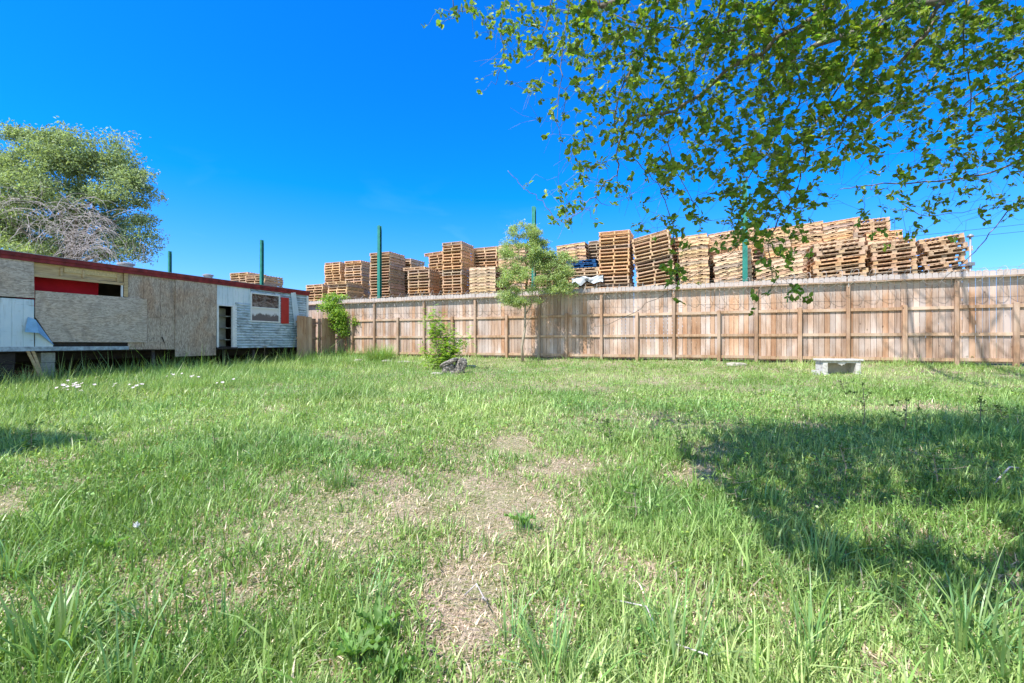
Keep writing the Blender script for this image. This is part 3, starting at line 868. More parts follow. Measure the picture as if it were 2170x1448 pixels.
    for j in range(ny_ + 1):
        for i in range(nx_ + 1):
            u = i / nx_; v = j / ny_
            s = s0 + (s1 - s0) * u
            p = F0 + FD * s + FN * (.70 + 1.0 * min(1, max(0, (v - .45) / .55)))
            e = .035 * mnoise.noise(Vector((u * 9, v * 5, 1))) + .06 * mnoise.noise(Vector((u * 3.1, v * 3, 4)))
            edge = .12 * mnoise.noise(Vector((u * 5, 0, 9)))
            zz = CZ + (724 - 594) * Ym / 964 + .02 + (.135 * math.sin(u * 5) ** 2 + .09) * (1 if v > .45 else v / .45) * .8 - (.13 + edge) * max(0, .45 - v) / .45
            zz = min(zz + e * .7, CZ + (724 - 585.5) * Ym / 964)
            V.append((p[0] + FN[0] * e, p[1] + FN[1] * e, zz))
    Fq = [(j * (nx_ + 1) + i, j * (nx_ + 1) + i + 1, (j + 1) * (nx_ + 1) + i + 1, (j + 1) * (nx_ + 1) + i) for j in range(ny_) for i in range(nx_)]
    o = mesh_obj('plastic_sheet', V, Fq, pm, smooth=True)
    tag(o, 'crumpled white plastic sheet between pallets below the blue ones', 'plastic sheet')
build_pallets()

# ------------------------------------------------------------------ the trailer
def T3(u, z, nn=0.0):
    p = TA + TU * u + TN * nn
    return np.array([p[0], p[1], z])
def tf(px, py, nn=0.0):                 # picture pixel on the trailer's face -> (u, z)
    a = TA + TN * nn
    k = (px - 1085.0) / 964.0
    u = (k * a[1] - a[0]) / (TU[0] - k * TU[1])
    Y = a[1] + TU[1] * u
    return u, CZ + (724 - py) * Y / 964
def tpoly(mb, pts, n0, n1, col=(1, 1, 1)):
    q = [T3(*tf(*p), 0) + np.array([*TN, 0]) * n0 for p in pts]
    mb.prism(q, np.array([*TN, 0]) * (n1 - n0), col); return mb
def tbox(mb, u0, u1, z0, z1, n0, n1, col=(1, 1, 1)):
    mb.box(T3(u0, z0, n0), np.array([*TU, 0]) * (u1 - u0), np.array([*TN, 0]) * (n1 - n0), np.array([0, 0, z1 - z0]), col); return mb
def mat_ply(name, a, b_, warm, vert):
    m, n, b = new_mat(name)
    st = (3, 3, 14) if not vert else (12, 12, 3.2)
    t = nd(n, 'ShaderNodeTexCoord'); mp_ = nd(n, 'ShaderNodeMapping'); mp_.inputs['Scale'].default_value = st
    wv = nd(n, 'ShaderNodeTexNoise'); wv.inputs['Scale'].default_value = 1.0; wv.inputs['Detail'].default_value = 8; wv.inputs['Distortion'].default_value = 3.2
    wv.inputs['Roughness'].default_value = .68
    n.links.new(t.outputs['Object'], mp_.inputs[0]); n.links.new(mp_.outputs[0], wv.inputs['Vector'])
    c = mixc(n, ramp(n, wv.outputs[0], .41, .58), b_, a)
    big = texnoise(n, .9, 4, dist=.8)
    c = mixc(n, ramp(n, big, .44, .62), c, warm, 'MULTIPLY')
    st_ = texnoise(n, 1.7, 7, (1, 1, .45), 1.2, .65)
    c = mixc(n, ramp(n, st_, .52, .70, 0, .65), c, (.17, .145, .13))
    sp = texnoise(n, 26, 3, (1, 1, .6) if vert else (.5, .5, 1), 1.0)
    c = mixc(n, ramp(n, sp, .60, .70, 0, .7), c, tuple(x * .55 for x in b_))
    n.links.new(c, b.inputs['Base Color']); b.inputs['Roughness'].default_value = .9; b.inputs['Specular IOR Level'].default_value = .15
    bumpn(n, b, wv.outputs[0], .6, .006)
    return m
def build_trailer():
    org = T3(4.5, float(ground(*(TA + TU * 4.5))))
    root = empty('trailer', org)
    tag(root, 'long derelict mobile home with plywood patches, peeling pale siding and red roof edge', 'trailer')
    zb = CZ - .25; UE = tf(652, 680)[0]; UL = -4.2; W = 3.6
    zt_at = lambda u: CZ + 2.15 - .004 * u
    ply_h = mat_ply('grey plywood', (.60, .52, .44), (.32, .27, .225), (1.0, .93, .86), False)
    ply_v = mat_ply('weathered plywood', (.56, .47, .385), (.27, .215, .175), (.92, .78, .68), True)
    # painted metal siding with mould and coloured-in lap shade
    def mat_siding(name, mould):
        m, n, b = new_mat(name)
        base = mixc(n, ramp(n, texnoise(n, 1.2, 4), .35, .65), (.64, .74, .79), (.46, .61, .71))
        d1 = texnoise(n, 2.2, 7, (1, 1, 3.5), 1.0, .68)
        c = mixc(n, ramp(n, d1, .60 - mould, .74 - mould * .8, 0, .85), base, (.17, .21, .21))
        d2 = texnoise(n, 7, 5, (2.5, 2.5, .35), .3)
        c = mixc(n, ramp(n, d2, .56, .75, 0, .5), c, (.30, .34, .31))
        n.links.new(c, b.inputs['Base Color']); b.inputs['Roughness'].default_value = .5
        b.inputs['Specular IOR Level'].default_value = .35
        if mould > .05:  # lap shade from the vertex colours, multiplied in beside the mould
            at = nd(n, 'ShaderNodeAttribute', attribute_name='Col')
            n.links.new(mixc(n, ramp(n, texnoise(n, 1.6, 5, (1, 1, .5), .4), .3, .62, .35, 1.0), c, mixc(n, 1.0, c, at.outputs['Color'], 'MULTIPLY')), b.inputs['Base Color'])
        return m
    sid = mat_siding('mouldy pale siding with lap shade', .145); sidc = mat_siding('clean pale siding', 0.0)
    red = mat_plain('faded red paint', (.19, .024, .024), .65, 0, .5, 5)
    white = mat_plain('chalky white trim', (.66, .70, .72), .6, 0, .12, 9)
    dark = mat_plain('near-black wood', (.035, .03, .028), .95, 0, .4, 5)  # even near-black colour, shared by underside, sill, cracks and one pier
    inner = mat_plain('grubby inner wall', (.22, .19, .15), .9, 0, .3, 3)
    # floor, rim, roof, back and ends
    mb = MB(); tbox(mb, UL, UE, zb - .02, zb + .07, -W, -.05)
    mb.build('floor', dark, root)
    mb = MB(); tbox(mb, UL, UE, zb, CZ + 2.05, -W, -W + .05); mb.build('back_wall', inner, root)
    mb = MB(); tbox(mb, UE - .05, UE - .004, zb, CZ + 2.08, -W + .05, -.045); mb.build('end_wall', sidc, root)
    mb = MB(); tbox(mb, UL, UL + .05, zb, CZ + 2.08, -W + .05, -.045); mb.build('end_wall', sidc, root)
    # low bowed roof
    roofm = mat_plain('weathered metal roof', (.32, .32, .33), .5, .2, .2, 3)
    prof = [(-W - .05, 2.13), (-W * .75, 2.20), (-W * .5, 2.225), (-W * .25, 2.20), (.05, 2.135), (.05, 2.105), (-W * .5, 2.19), (-W - .05, 2.10)]
    V = []
    for u in (UL - .05, UE + .06):
        V += [T3(u, CZ + z - .004 * u, nn) for nn, z in prof]
    k = len(prof); Fs = [(i, (i + 1) % k, k + (i + 1) % k, k + i) for i in range(k)]
    Fs += [(0, 1, 2, 6, 7), (2, 3, 4, 5, 6), (k + 7, k + 6, k + 2, k + 1, k), (k + 6, k + 5, k + 4, k + 3, k + 2)]
    roof = mesh_obj('roof', V, Fs, roofm, root)
    # red fascia in two steps
    def slant(mb, u0, u1, za, zc, n0, n1):
        a = [T3(u0, CZ + za - .004 * u0, n0), T3(u1, CZ + za - .004 * u1, n0), T3(u1, CZ + zc - .004 * u1, n0), T3(u0, CZ + zc - .004 * u0, n0)]
        mb.prism(a, np.array([*TN, 0]) * (n1 - n0)); return mb
    mb = MB(); slant(mb, UL, UE + .05, 2.075, 2.165, .052, .085); slant(mb, UL, UE + .03, 1.985, 2.074, .032, .060); mb.build('fascia', red, root)
    mb = MB(); slant(mb, UL, UE + .06, 2.166, 2.18, .02, .10); mb.build('drip_edge', roofm, root)
    for px in (283, 458):
        u = tf(px, 570)[0]; r_ = .22 if px == 283 else .17
        mb = MB(); c = T3(u + .1, CZ + 2.17, -.55)
        mb.tube([c, c + [0, 0, .13]], r_ * .8, 20); mb.tube([c + [0, 0, .13], c + [0, 0, .17], c + [0, 0, .2]], [r_, r_, r_ * .5], 20)
        o = mb.build('roof_vent', roofm, root)
    # plywood and siding on the long face (picture pixels mapped to the wall plane)
    uL = lambda px: tf(px, 700)[0]
    P_ = lambda name, pts, n0, n1, m: tpoly(MB(), pts, n0, n1).build(name, m, root)
    mb = MB(); q = [T3(UL, CZ + 1.98), T3(*tf(70, 0)[:1], CZ + 1.985), T3(*tf(72, 632)), T3(UL, tf(0, 632)[1])]
    mb.prism(q, np.array([*TN, 0]) * .03); mb.build('plywood_panel', ply_h, root)
    # pale vertical siding lower left with real ribs
    mb = MB(); u = UL; z0 = zb + .065; z1 = tf(30, 633)[1]; ue = uL(74)
    while u < ue - .02:
        u2 = min(u + .20, ue)
        zz1 = tf(0, 633)[1] if u < 0 else z1
        tbox(mb, u, u2 - .012, z0, zz1, -.002, .014); tbox(mb, u2 - .012, u2, z0, zz1, -.004, .006)
        u = u2
    # the run under the torn corner
    tpoly(mb, [(74, 700), (112, 731), (112, 737), (74, 737)], -.002, .012)
    mb.build('vertical_siding', sidc, root)
    blue = mat_plain('blue underside of siding', (.22, .42, .62), .5, 0, .2, 6)
    a = tf(58, 672); b_ = tf(47, 704); c = tf(76, 706); d = tf(113, 732); e = tf(73, 678)
    V = [T3(*a, .02), T3(*b_, .11), T3(*c, .13), T3(*d, .03), T3(*e, .05), T3(*a, .03), T3(*b_, .12), T3(*c, .142), T3(*d, .042), T3(*e, .062)]
    mesh_obj('torn_siding', V, [(0, 1, 2, 4), (4, 2, 3), (5, 9, 7, 6), (9, 8, 7), (0, 5, 6, 1), (1, 6, 7, 2), (2, 7, 8, 3), (3, 8, 9, 4), (4, 9, 5, 0)], blue, root)
    # framing in the open strip
    lum = M['lumber']
    P_('header_panel', [(71, 556), (262, 577), (262, 598), (71, 582)], -.06, -.035, lum)
    P_('header_plate', [(71, 580), (262, 600), (262, 605), (71, 586)], -.033, .012, lum)
    for x in (128, 175, 248):
        P_('stud', [(x, 562 + (x - 71) * .1), (x + 5, 562 + (x - 66) * .1), (x + 5, 579 + (x - 66) * .105), (x, 579 + (x - 71) * .105)], -.033, .004, lum)
    P_('insulation', [(137, 565), (258, 579), (254, 590), (137, 577)], -.033, -.012, mat_plain('torn insulation board', (.55, .42, .22), .95, 0, .25, 30))
    P_('jamb', [(263, 578), (271, 579), (271, 630), (263, 629)], -.033, .008, lum)
    P_('jamb_trim', [(257, 604), (261, 604), (261, 630), (257, 629)], -.03, -.005, white)
    P_('red_curtain', [(60, 560), (236, 585), (233, 660), (60, 645)], -.62, -.60, mat_plain('red cloth', (.62, .015, .035), .8, 0, .15, 3))
    P_('plywood_panel', [(74, 616), (310, 634), (310, 726), (110, 725), (74, 672)], .002, .030, ply_h)
    P_('plywood_panel', [(272, 574), (373, 586), (373, 741), (272, 738), (272, 727), (311, 727), (311, 633), (272, 630)], -.010, .014, ply_v) if False else None
    yt_ = lambda x: 573 + (x - 272) * .12
    for xa, xb, dn in ((272, 303.6, 0), (304.2, 339.6, .004), (340.2, 371.6, .001)):
        for ya, yb, d2 in ((None, 672, 0), (672.5, 740.3, -.003)):
            P_('plywood_panel', [(xa, yt_(xa) if ya is None else ya), (xb, yt_(xb) if ya is None else ya + .6), (xb, yb + .5), (xa, yb)], -.026, -.003 + dn + d2, ply_v)
    P_('plywood_panel', [(371, 585), (459, 596), (456, 753), (370, 756)], .016, .034, ply_v)
    # cracks: the dark of splintered gaps laid on as thin slivers standing proud
    P_('crack', [(390, 656), (393, 664), (400, 687), (396, 674)], .0345, .037, dark)
    P_('crack', [(341, 714), (345, 715), (351, 733), (346, 724)], .0, .003, dark)
    P_('sill_beam', [(-300, 737), (272, 734), (272, 741), (-300, 750)], -.03, .022, mat_plain('flaking blue sill', (.34, .42, .48), .8, 0, .45, 9))
    P_('rim_joist', [(112, 726), (272, 728), (272, 733), (112, 735)], -.08, -.04, dark)
    # siding right part
    mb = MB(); u0 = uL(459); u1 = uL(531); u = u0
    z1 = CZ + 1.985 - .02; z0 = tf(490, 648)[1]
    while u < u1 - .02:
        u2 = min(u + .20, u1)
        tbox(mb, u, u2 - .02, z0, z1, -.002, .014); tbox(mb, u2 - .02, u2, z0, z1, -.004, .004); u = u2
    mb.build('vertical_siding', sidc, root)
    def laps(mb, u0, u1, z0, z1):
        z = z0
        while z < z1 - .01:
            zz = min(z + .098, z1)
            q = [T3(u0, z, -.004), T3(u0, z, .036), T3(u0, z + .012, .036), T3(u0, zz, .006), T3(u0, zz, -.004)]
            V = q + [p + np.array([*TU, 0]) * (u1 - u0) for p in q]
            k = 5; Fs = [(i, k + i, k + (i + 1) % k, (i + 1) % k) for i in range(k)] + [(4, 3, 2, 1, 0), (5, 6, 7, 8, 9)]
            lo = (1.0, 1.0, 1.0); hi = (.30, .40, .45); b0 = len(mb.v); mb.add(V, Fs); z = zz  # shade under each overlap painted into the vertex colours
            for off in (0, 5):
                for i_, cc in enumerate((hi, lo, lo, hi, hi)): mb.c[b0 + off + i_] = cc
    wl, wr = uL(530), uL(592); wz0, wz1 = tf(560, 683)[1], tf(560, 623)[1]
    mb = MB()
    zlo = zb + .02; ztop = CZ + 1.965
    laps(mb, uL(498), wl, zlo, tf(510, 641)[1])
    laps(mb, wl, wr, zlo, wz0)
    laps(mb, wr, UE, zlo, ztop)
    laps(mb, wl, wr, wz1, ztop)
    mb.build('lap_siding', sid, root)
    mb = MB(); tbox(mb, uL(498), wl, tf(510, 641)[1], z0, -.002, .01); mb.build('flat_siding', sidc, root)
    # window
    win = MB(); t = .045
    tbox(win, wl, wr, wz0, wz0 + t, -.02, .045); tbox(win, wl, wr, wz1 - t, wz1, -.02, .045)
    tbox(win, wl, wl + t, wz0 + t, wz1 - t, -.02, .045); tbox(win, wr - t, wr, wz0 + t, wz1 - t, -.02, .045)
    zm = tf(560, 653)[1]
    tbox(win, wl + t, wr - t, zm - .02, zm + .02, -.012, .038)
    wo = win.build('window', white, root)
    gm, n, b = new_mat('old window glass')  # mottled base colour stands in for branches reflected in the pane
    n.links.new(mixc(n, ramp(n, texnoise(n, 3.0, 6, (1, 1, 2), 2.0), .45, .6), (.02, .022, .025), (.16, .15, .15)), b.inputs['Base Color']); b.inputs['Roughness'].default_value = .08; b.inputs['Specular IOR Level'].default_value = .8
    bumpn(n, b, texnoise(n, 2.0, 2), .25, .02)
    gl = tbox(MB(), wl + t, wr - t, zm + .02, wz1 - t, -.004, .006).build('upper_pane', gm, wo)
    gm2, n, b = new_mat('pale and dark lower pane')  # pale at the top, ragged dark towards the bottom
    zz = texnoise(n, 4.5, 6, (1, 1, .8), 1.0)
    t_ = nd(n, 'ShaderNodeTexCoord'); sx_ = nd(n, 'ShaderNodeSeparateXYZ'); n.links.new(t_.outputs['Generated'], sx_.inputs[0])
    ad = nd(n, 'ShaderNodeMath', operation='SUBTRACT'); n.links.new(zz, ad.inputs[0]); n.links.new(sx_.outputs[2], ad.inputs[1])
    n.links.new(mixc(n, ramp(n, ad.outputs[0], -.12, -.05), (.62, .66, .70), (.14, .13, .13)) if False else mixc(n, ramp(n, ad.outputs[0], -.10, .04), (.60, .64, .68), (.10, .10, .11)), b.inputs['Base Color'])
    b.inputs['Roughness'].default_value = .35
    tbox(MB(), wl + t, wr - t, wz0 + t, zm - .02, -.004, .004).build('lower_pane', gm2, wo)
    # red shutter
    sh = MB(); s0_, s1_ = uL(594), uL(610); sz0, sz1 = tf(602, 686)[1], tf(602, 631)[1]
    tbox(sh, s0_, s1_, sz0, sz1, .031, .048)
    tbox(sh, s0_, s0_ + .05, sz0, sz1, .048, .06); tbox(sh, s1_ - .05, s1_, sz0, sz1, .048, .06)
    for z in (sz0, (sz0 + sz1) / 2 - .03, sz1 - .06): tbox(sh, s0_ + .05, s1_ - .05, z, z + .06, .048, .058)
    for k in range(24):
        z = sz0 + .08 + k * (sz1 - sz0 - .16) / 24
        tbox(sh, s0_ + .05, s1_ - .05, z, z + .016, .048, .054)
    sh.build('shutter', mat_plain('red shutter paint', (.42, .035, .03), .6, 0, .12, 5), root)
    # hanging strip of trim
    P_('hanging_trim', [(614, 621), (624, 620), (635, 688), (622, 692)], .05, .062, sidc)
    P_('corner_trim', [(648, 622), (652, 622), (652, 738), (648, 738)], .032, .05, white)
    # door opening
    dl, dr = uL(462), uL(492); dz0, dz1 = zb + .05, tf(478, 649)[1]
    fr = MB(); tbox(fr, dl - .06, dl, dz0, dz1 + .05, -.05, .04); tbox(fr, dr, dr + .16, dz0 - .03, dz1 + .05, -.05, .03); tbox(fr, dl, dr, dz1, dz1 + .05, -.05, .04)
    fr.build('door_frame', white, root)
    ip = MB(); tbox(ip, dl - .02, dr + .8, dz0, dz1 + .1, -1.5, -1.46); ip.build('inner_partition', inner, root)
    sf = MB()
    tbox(sf, dl + .7, dr - .12, dz0, dz1 - .05, -.62, -.58)
    for k in range(4): tbox(sf, dl + .66, dr - .06, dz0 + .25 + .42 * k, dz0 + .28 + .42 * k, -.58, -.25)
    sf.build('inner_shelf', mat_plain('old painted shelf', (.50, .52, .50), .8, 0, .2, 6), root)
    tbox(MB(), dl - .1, dr + .15, zb - .02, zb + .045, -.045, .10).build('door_sill', dark, root)
    # underside: chassis beams, skirting on the far side
    for nn in (-.8, -2.7):
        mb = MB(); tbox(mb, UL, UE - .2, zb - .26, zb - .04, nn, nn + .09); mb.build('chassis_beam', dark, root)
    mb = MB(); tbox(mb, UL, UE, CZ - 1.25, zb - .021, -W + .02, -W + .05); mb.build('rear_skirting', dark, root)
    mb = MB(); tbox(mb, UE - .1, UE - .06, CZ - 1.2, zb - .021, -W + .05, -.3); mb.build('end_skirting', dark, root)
    for px, px2 in ((335, 341), (486, 490), (548, 552)):
        P_('support_leg', [(px, 742), (px2, 742), (px2 + 1, 775), (px + 1, 775)], -.35, -.30, mat_plain('rusty steel leg', (.10, .10, .12), .7, .3, .3, 9))
    # things under and by the trailer
    block = mat_plain('mossy concrete block', (.30, .31, .27), .95, 0, .25, 20)
    for i, (px, lab) in enumerate(((99, 'mossy concrete block pier under the torn corner of the trailer'), (12, 'concrete block pier at the left edge, under the trailer'))):
        u, _ = tf(px, 760, -.12); z = float(ground(*(TA + TU * u)))
        e = empty('block_pier', T3(u, z - .05, -.3)); tag(e, lab, 'block pier', 'piers under the trailer')
        h = zb - .03 - z + .05; k = 3
        for j in range(k):
            mb = MB(); tbox(mb, u - .14 + .012 * j, u + .14 + .012 * j, z - .05 + j * h / k, z - .05 + (j + 1) * h / k - .006, -.42, -.10)
            bevel(mb.build('concrete_block', block if i == 0 else dark, e), .008)
    for (x0, y0, x1, y1, lab) in ((57, 742, 85, 800, 'split board leaning from the trailer floor to the ground, left of the pair'),
                                  (68, 742, 90, 802, 'thin pale board leaning beside the split one under the trailer')):
        a = T3(*tf(x0, y0, -.05), -.05); b2 = T3(*tf(x1, y1, -.0), .02)
        d = (b2 - a)
        mb = MB(); mb.box(a - np.array([*TU, 0]) * .03 , d, np.array([*TU, 0]) * .06, np.array([*TN, 0]) * .03)
        tag(mb.build('leaning_board', lum), lab, 'board', 'boards leaning under the trailer')
    a = T3(*tf(20, 748, -.3), -.3); mb = MB(); mb.box(a, np.array([*TU, 0]) * .55, np.array([*TN, 0]) * .06, np.array([0, 0, -.09]))
    mb = MB(); u = tf(35, 770, -.8)[0]; zg = float(ground(*(TA + TU * u)))
    for k in range(4):
        tbox(mb, u - .5 + .1 * k, u + .9 - .05 * k, zg + .02 + .07 * k, zg + .075 + .07 * k, -1.2 + .1 * k, -.9 + .1 * k, (1, .7, .6))
    tag(mb.build('scrap_lumber', mat_plain('reddish scrap boards', (.16, .07, .055), .9, 0, .4, 8, vcol=True)), 'low heap of reddish scrap boards in the dark under the trailer', 'scrap wood')
    # brick lying by the right end
    g = GP(612, 749); mb = MB(); mb.box(g + [-.09, -.5, .10], (.16, .03, 0), (-.02, .1, 0), (0, 0, .16))
    mb.box(g + [-.10, -.5, -.03], (.18, .03, 0), (-.02, .12, 0), (0, 0, .125))
    tag(bevel(mb.build('brick', mat_plain('orange brick', (.52, .27, .16), .9, 0, .2, 30)), .006), 'pair of stacked orange bricks in the grass at the trailer corner', 'brick')
build_trailer()

# ------------------------------------------------------------------ low fence with gate between trailer and long fence
def build_side_fence():
    a = P(629, 724, 18.55)[:2]; b_ = FS(709, -.12)[0]
    d = b_ - a; Ln = float(np.linalg.norm(d)); d /= Ln; nrm = np.array([d[1], -d[0]])
    base = float(ground(*a))
    zt = CZ + 1.06
    u_of = lambda px: (lambda k: (k * a[1] - a[0]) / (d[0] - k * d[1]))((px - 1085) / 964)
    rr = random.Random(5)
    D = np.array([*d, 0]); N_ = np.array([*nrm, 0])
    W3 = lambda u, z, nn: np.array([a[0] + d[0] * u + nrm[0] * nn, a[1] + d[1] * u + nrm[1] * nn, z])
    root = empty('side_fence', (a[0], a[1], base))
    tag(root, 'short run of newer tan picket fence between trailer corner and long fence', 'fence')
    for (x0, x1) in ((629, 660), (681, 710)):
        u0, u1 = u_of(x0), u_of(x1); n = 5; w = (u1 - u0) / n
        mb = MB()
        for i in range(n):
            g = float(ground(*(a + d * (u0 + w * i))))
            v = rr.uniform(.85, 1.12); t = zt - .004 * i + rr.uniform(-.015, .015)
            s0, s1 = u0 + w * i + .004, u0 + w * (i + 1) - .004
            e = min(.03, w * .2)
            mb.prism([W3(s0, g + .02, 0), W3(s1, g + .02, 0), W3(s1, t - e, 0), W3(s1 - e, t, 0), W3(s0 + e, t, 0), W3(s0, t - e, 0)], N_ * .016, (1.05 * v, .95 * v, .78 * v))
        mb.build('picket_panel', M['picket'], root)
        for z in (.25, .95, 1.6):
            mb = MB(); mb.box(W3(u0, base + z, -.042), D * (u1 - u0), N_ * .038, (0, 0, .085)); mb.build('rail', M['post'], root)
    for x in (660, 681):
        u = u_of(x); mb = MB(); mb.box(W3(u - .045, base - .2, -.14), D * .09, N_ * .09, (0, 0, zt - .05 - base + .2)); mb.build('post', M['post'], root)
    g = empty('wooden_gate', W3(u_of(670), base, -.3)); tag(g, 'narrow dark wooden gate with cross rails set back between the tan pickets', 'gate')
    u0, u1 = u_of(661) , u_of(682); n = 4; w = (u1 - u0) / n
    mb = MB()
    for i in range(n):
        v = rr.uniform(.7, .9)
        mb.box(W3(u0 + w * i + .003, base + .05, -.32), D * (w - .006), N_ * .016, (0, 0, zt - base - .1), (v, v * .9, v * .85))
    mb.build('board_panel', M['picket'], g)
    for z in (.3, .95, 1.5):
        mb = MB(); mb.box(W3(u0, base + z, -.303), D * (u1 - u0), N_ * .035, (0, 0, .09)); mb.build('cross_rail', M['post'], g)
build_side_fence()

# ------------------------------------------------------------------ the overhanging tree, trunk outside the frame to the right
DENS = """35556678677799988888898777
00245578766799988999889877
00232666677767999998787678
00135335777777888988744568
00002236787777888887765468
00000252557767888755645478
00000055564667786544456666
00000046357548885223544445
00000263026248873124252344
00000420045567752013421111
00000000004113550002100000
00000000006100420000000000
00000000002000240000000000""".split()
def build_overhang():
    r = np.random.default_rng(5)
    root = empty('overhanging_tree', (6.4, 1.6, float(ground(6.4, 1.6))))
    tag(root, 'broad-leaved tree whose leafy branches hang over the yard from the upper right', 'tree')
    zg = float(ground(6.4, 1.6))
    limbs = [
        ([(6.4, 1.6, zg - .1), (6.3, 1.65, 1.2), (6.05, 1.75, 2.2), (5.7, 1.9, 3.0)], [.24, .19, .17, .15]),
        ([(5.7, 1.9, 3.0), (4.7, 2.3, 3.85), (3.6, 2.7, 4.25), (2.6, 3.0, 4.3), (1.6, 3.3, 4.2), (.7, 3.6, 4.0)], [.13, .10, .075, .05, .035, .02]),
        ([(5.7, 1.9, 3.0), (5.2, 2.9, 4.0), (4.7, 3.7, 4.45), (3.9, 4.3, 4.55), (3.0, 4.6, 4.3)], [.12, .09, .065, .045, .025]),
        ([(5.7, 1.9, 3.0), (4.6, 1.4, 4.1), (3.2, 1.0, 4.6), (1.8, .9, 4.6), (.8, 1.1, 4.4)], [.11, .085, .06, .04, .02]),
        ([(5.7, 1.9, 3.0), (6.1, 3.2, 4.8), (6.7, 4.8, 6.6), (7.2, 6.2, 8.0), (7.9, 7.6, 8.9), (8.6, 9.2, 9.9), (9.6, 10.4, 10.6)], [.14, .11, .085, .07, .055, .04, .025]),
        ([(6.1, 3.2, 4.8), (5.7, 4.6, 6.4), (5.8, 6.2, 7.6), (6.3, 7.5, 8.6), (6.9, 8.9, 9.6), (7.7, 10.2, 10.3)], [.08, .07, .06, .05, .04, .022]),
        ([(6.7, 4.8, 6.6), (7.9, 5.8, 7.7), (8.9, 7.0, 8.6), (9.5, 8.0, 9.1)], [.06, .05, .035, .02]),
    ]
    pb = [
        [(2100, -260, 3.6), (2040, -80, 3.5), (1985, 20, 3.4), (1960, 70, 3.4), (1870, 170, 3.5), (1790, 250, 3.6), (1750, 288, 3.7), (1690, 300, 3.7), (1640, 330, 3.8)],
        [(1950, -160, 3.2), (1760, 10, 3.2), (1640, 90, 3.2), (1560, 140, 3.3), (1430, 232, 3.5), (1340, 248, 3.6), (1312, 300, 3.7), (1308, 372, 3.7)],
        [(1740, -140, 3.2), (1600, 50, 3.4), (1460, 62, 3.6), (1330, 45, 3.8), (1240, 5, 3.9)],
        [(1190, -150, 4.0), (1165, 20, 4.1), (1145, 95, 4.1), (1118, 132, 4.2)],
        [(1400, -160, 3.5), (1392, 30, 3.5), (1360, 110, 3.6), (1312, 200, 3.6), (1308, 290, 3.7), (1350, 345, 3.8), (1400, 398, 3.9)],
        [(1960, -90, 4.2), (1820, 120, 4.2), (1720, 280, 4.1), (1690, 400, 4.0), (1630, 505, 3.9), (1640, 600, 3.9)],
        [(2090, -90, 4.5), (1990, 150, 4.4), (1860, 258, 4.4), (1765, 300, 4.3)],
        [(2330, 220, 4.9), (2165, 335, 4.8), (2070, 372, 4.8), (1960, 386, 4.7), (1850, 392, 4.7), (1780, 402, 4.7)],
        [(2330, 300, 5.0), (2170, 415, 5.0), (2100, 495, 5.0), (2040, 560, 5.1), (1980, 612, 5.1)],
        [(2300, 60, 4.4), (2170, 150, 4.4), (2090, 190, 4.5), (2000, 260, 4.6), (1950, 340, 4.6)],
        [(1240, -150, 4.2), (1196, 60, 4.3), (1190, 160, 4.3), (1180, 260, 4.3), (1196, 305, 4.3)],
        [(1308, 372, 3.7), (1265, 405, 3.7), (1232, 448, 3.7), (1188, 468, 3.7), (1150, 430, 3.7), (1110, 396, 3.7), (1076, 362, 3.7)],
        [(1640, 430, 3.9), (1570, 520, 3.8), (1432, 608, 3.75), (1340, 664, 3.75), (1252, 698, 3.75)],
        [(1400, 398, 3.9), (1425, 480, 3.9), (1435, 560, 3.9), (1432, 606, 3.9)],
        [(1560, -120, 3.3), (1520, 30, 3.4), (1490, 130, 3.5), (1440, 210, 3.6), (1420, 330, 3.6), (1480, 440, 3.7)],
        [(2060, -120, 3.8), (2040, 60, 3.9), (2056, 200, 4.2), (2055, 300, 4.4)],
        [(1000, -140, 4.3), (960, 0, 4.3), (975, 22, 4.3), (1010, 15, 4.3)],
        [(1100, -120, 4.2), (1062, 40, 4.3), (1066, 120, 4.3), (1050, 180, 4.3)],
        [(1900, 420, 5.2), (1950, 455, 5.1), (2040, 450, 5.0), (2170, 418, 4.9)],
        [(1660, 60, 3.6), (1700, 200, 3.8), (1640, 300, 3.9), (1560, 420, 3.9), (1550, 480, 3.9)],
    ]
    nodes = []; rads = []
    def dens(pts, rd, m=5):
        P3 = [np.array(p, float) for p in pts]; o = []; ro = []
        for i in range(len(P3) - 1):
            for k in range(m):
                t = k / m
                # catmull-rom
                p0 = P3[max(i - 1, 0)]; p1 = P3[i]; p2 = P3[i + 1]; p3 = P3[min(i + 2, len(P3) - 1)]
                o.append(.5 * ((2 * p1) + (-p0 + p2) * t + (2 * p0 - 5 * p1 + 4 * p2 - p3) * t * t + (-p0 + 3 * p1 - 3 * p2 + p3) * t ** 3)); ro.append(rd[i] * (1 - t) + rd[i + 1] * t)
        o.append(P3[-1]); ro.append(rd[-1]); return o, ro
    tb = MB()
    for i, (pts, rd) in enumerate(limbs):
        o, ro = dens(pts, rd)
        jit = [p + (r.normal(size=3) * .02 if 0 < k < len(o) - 1 else 0) for k, p in enumerate(o)]
        tb.tube(jit, ro, 10)
        nodes += jit; rads += ro
    tb.build('trunk', M['bark'], root, smooth=True)
    bb = MB()
    starts = list(nodes)
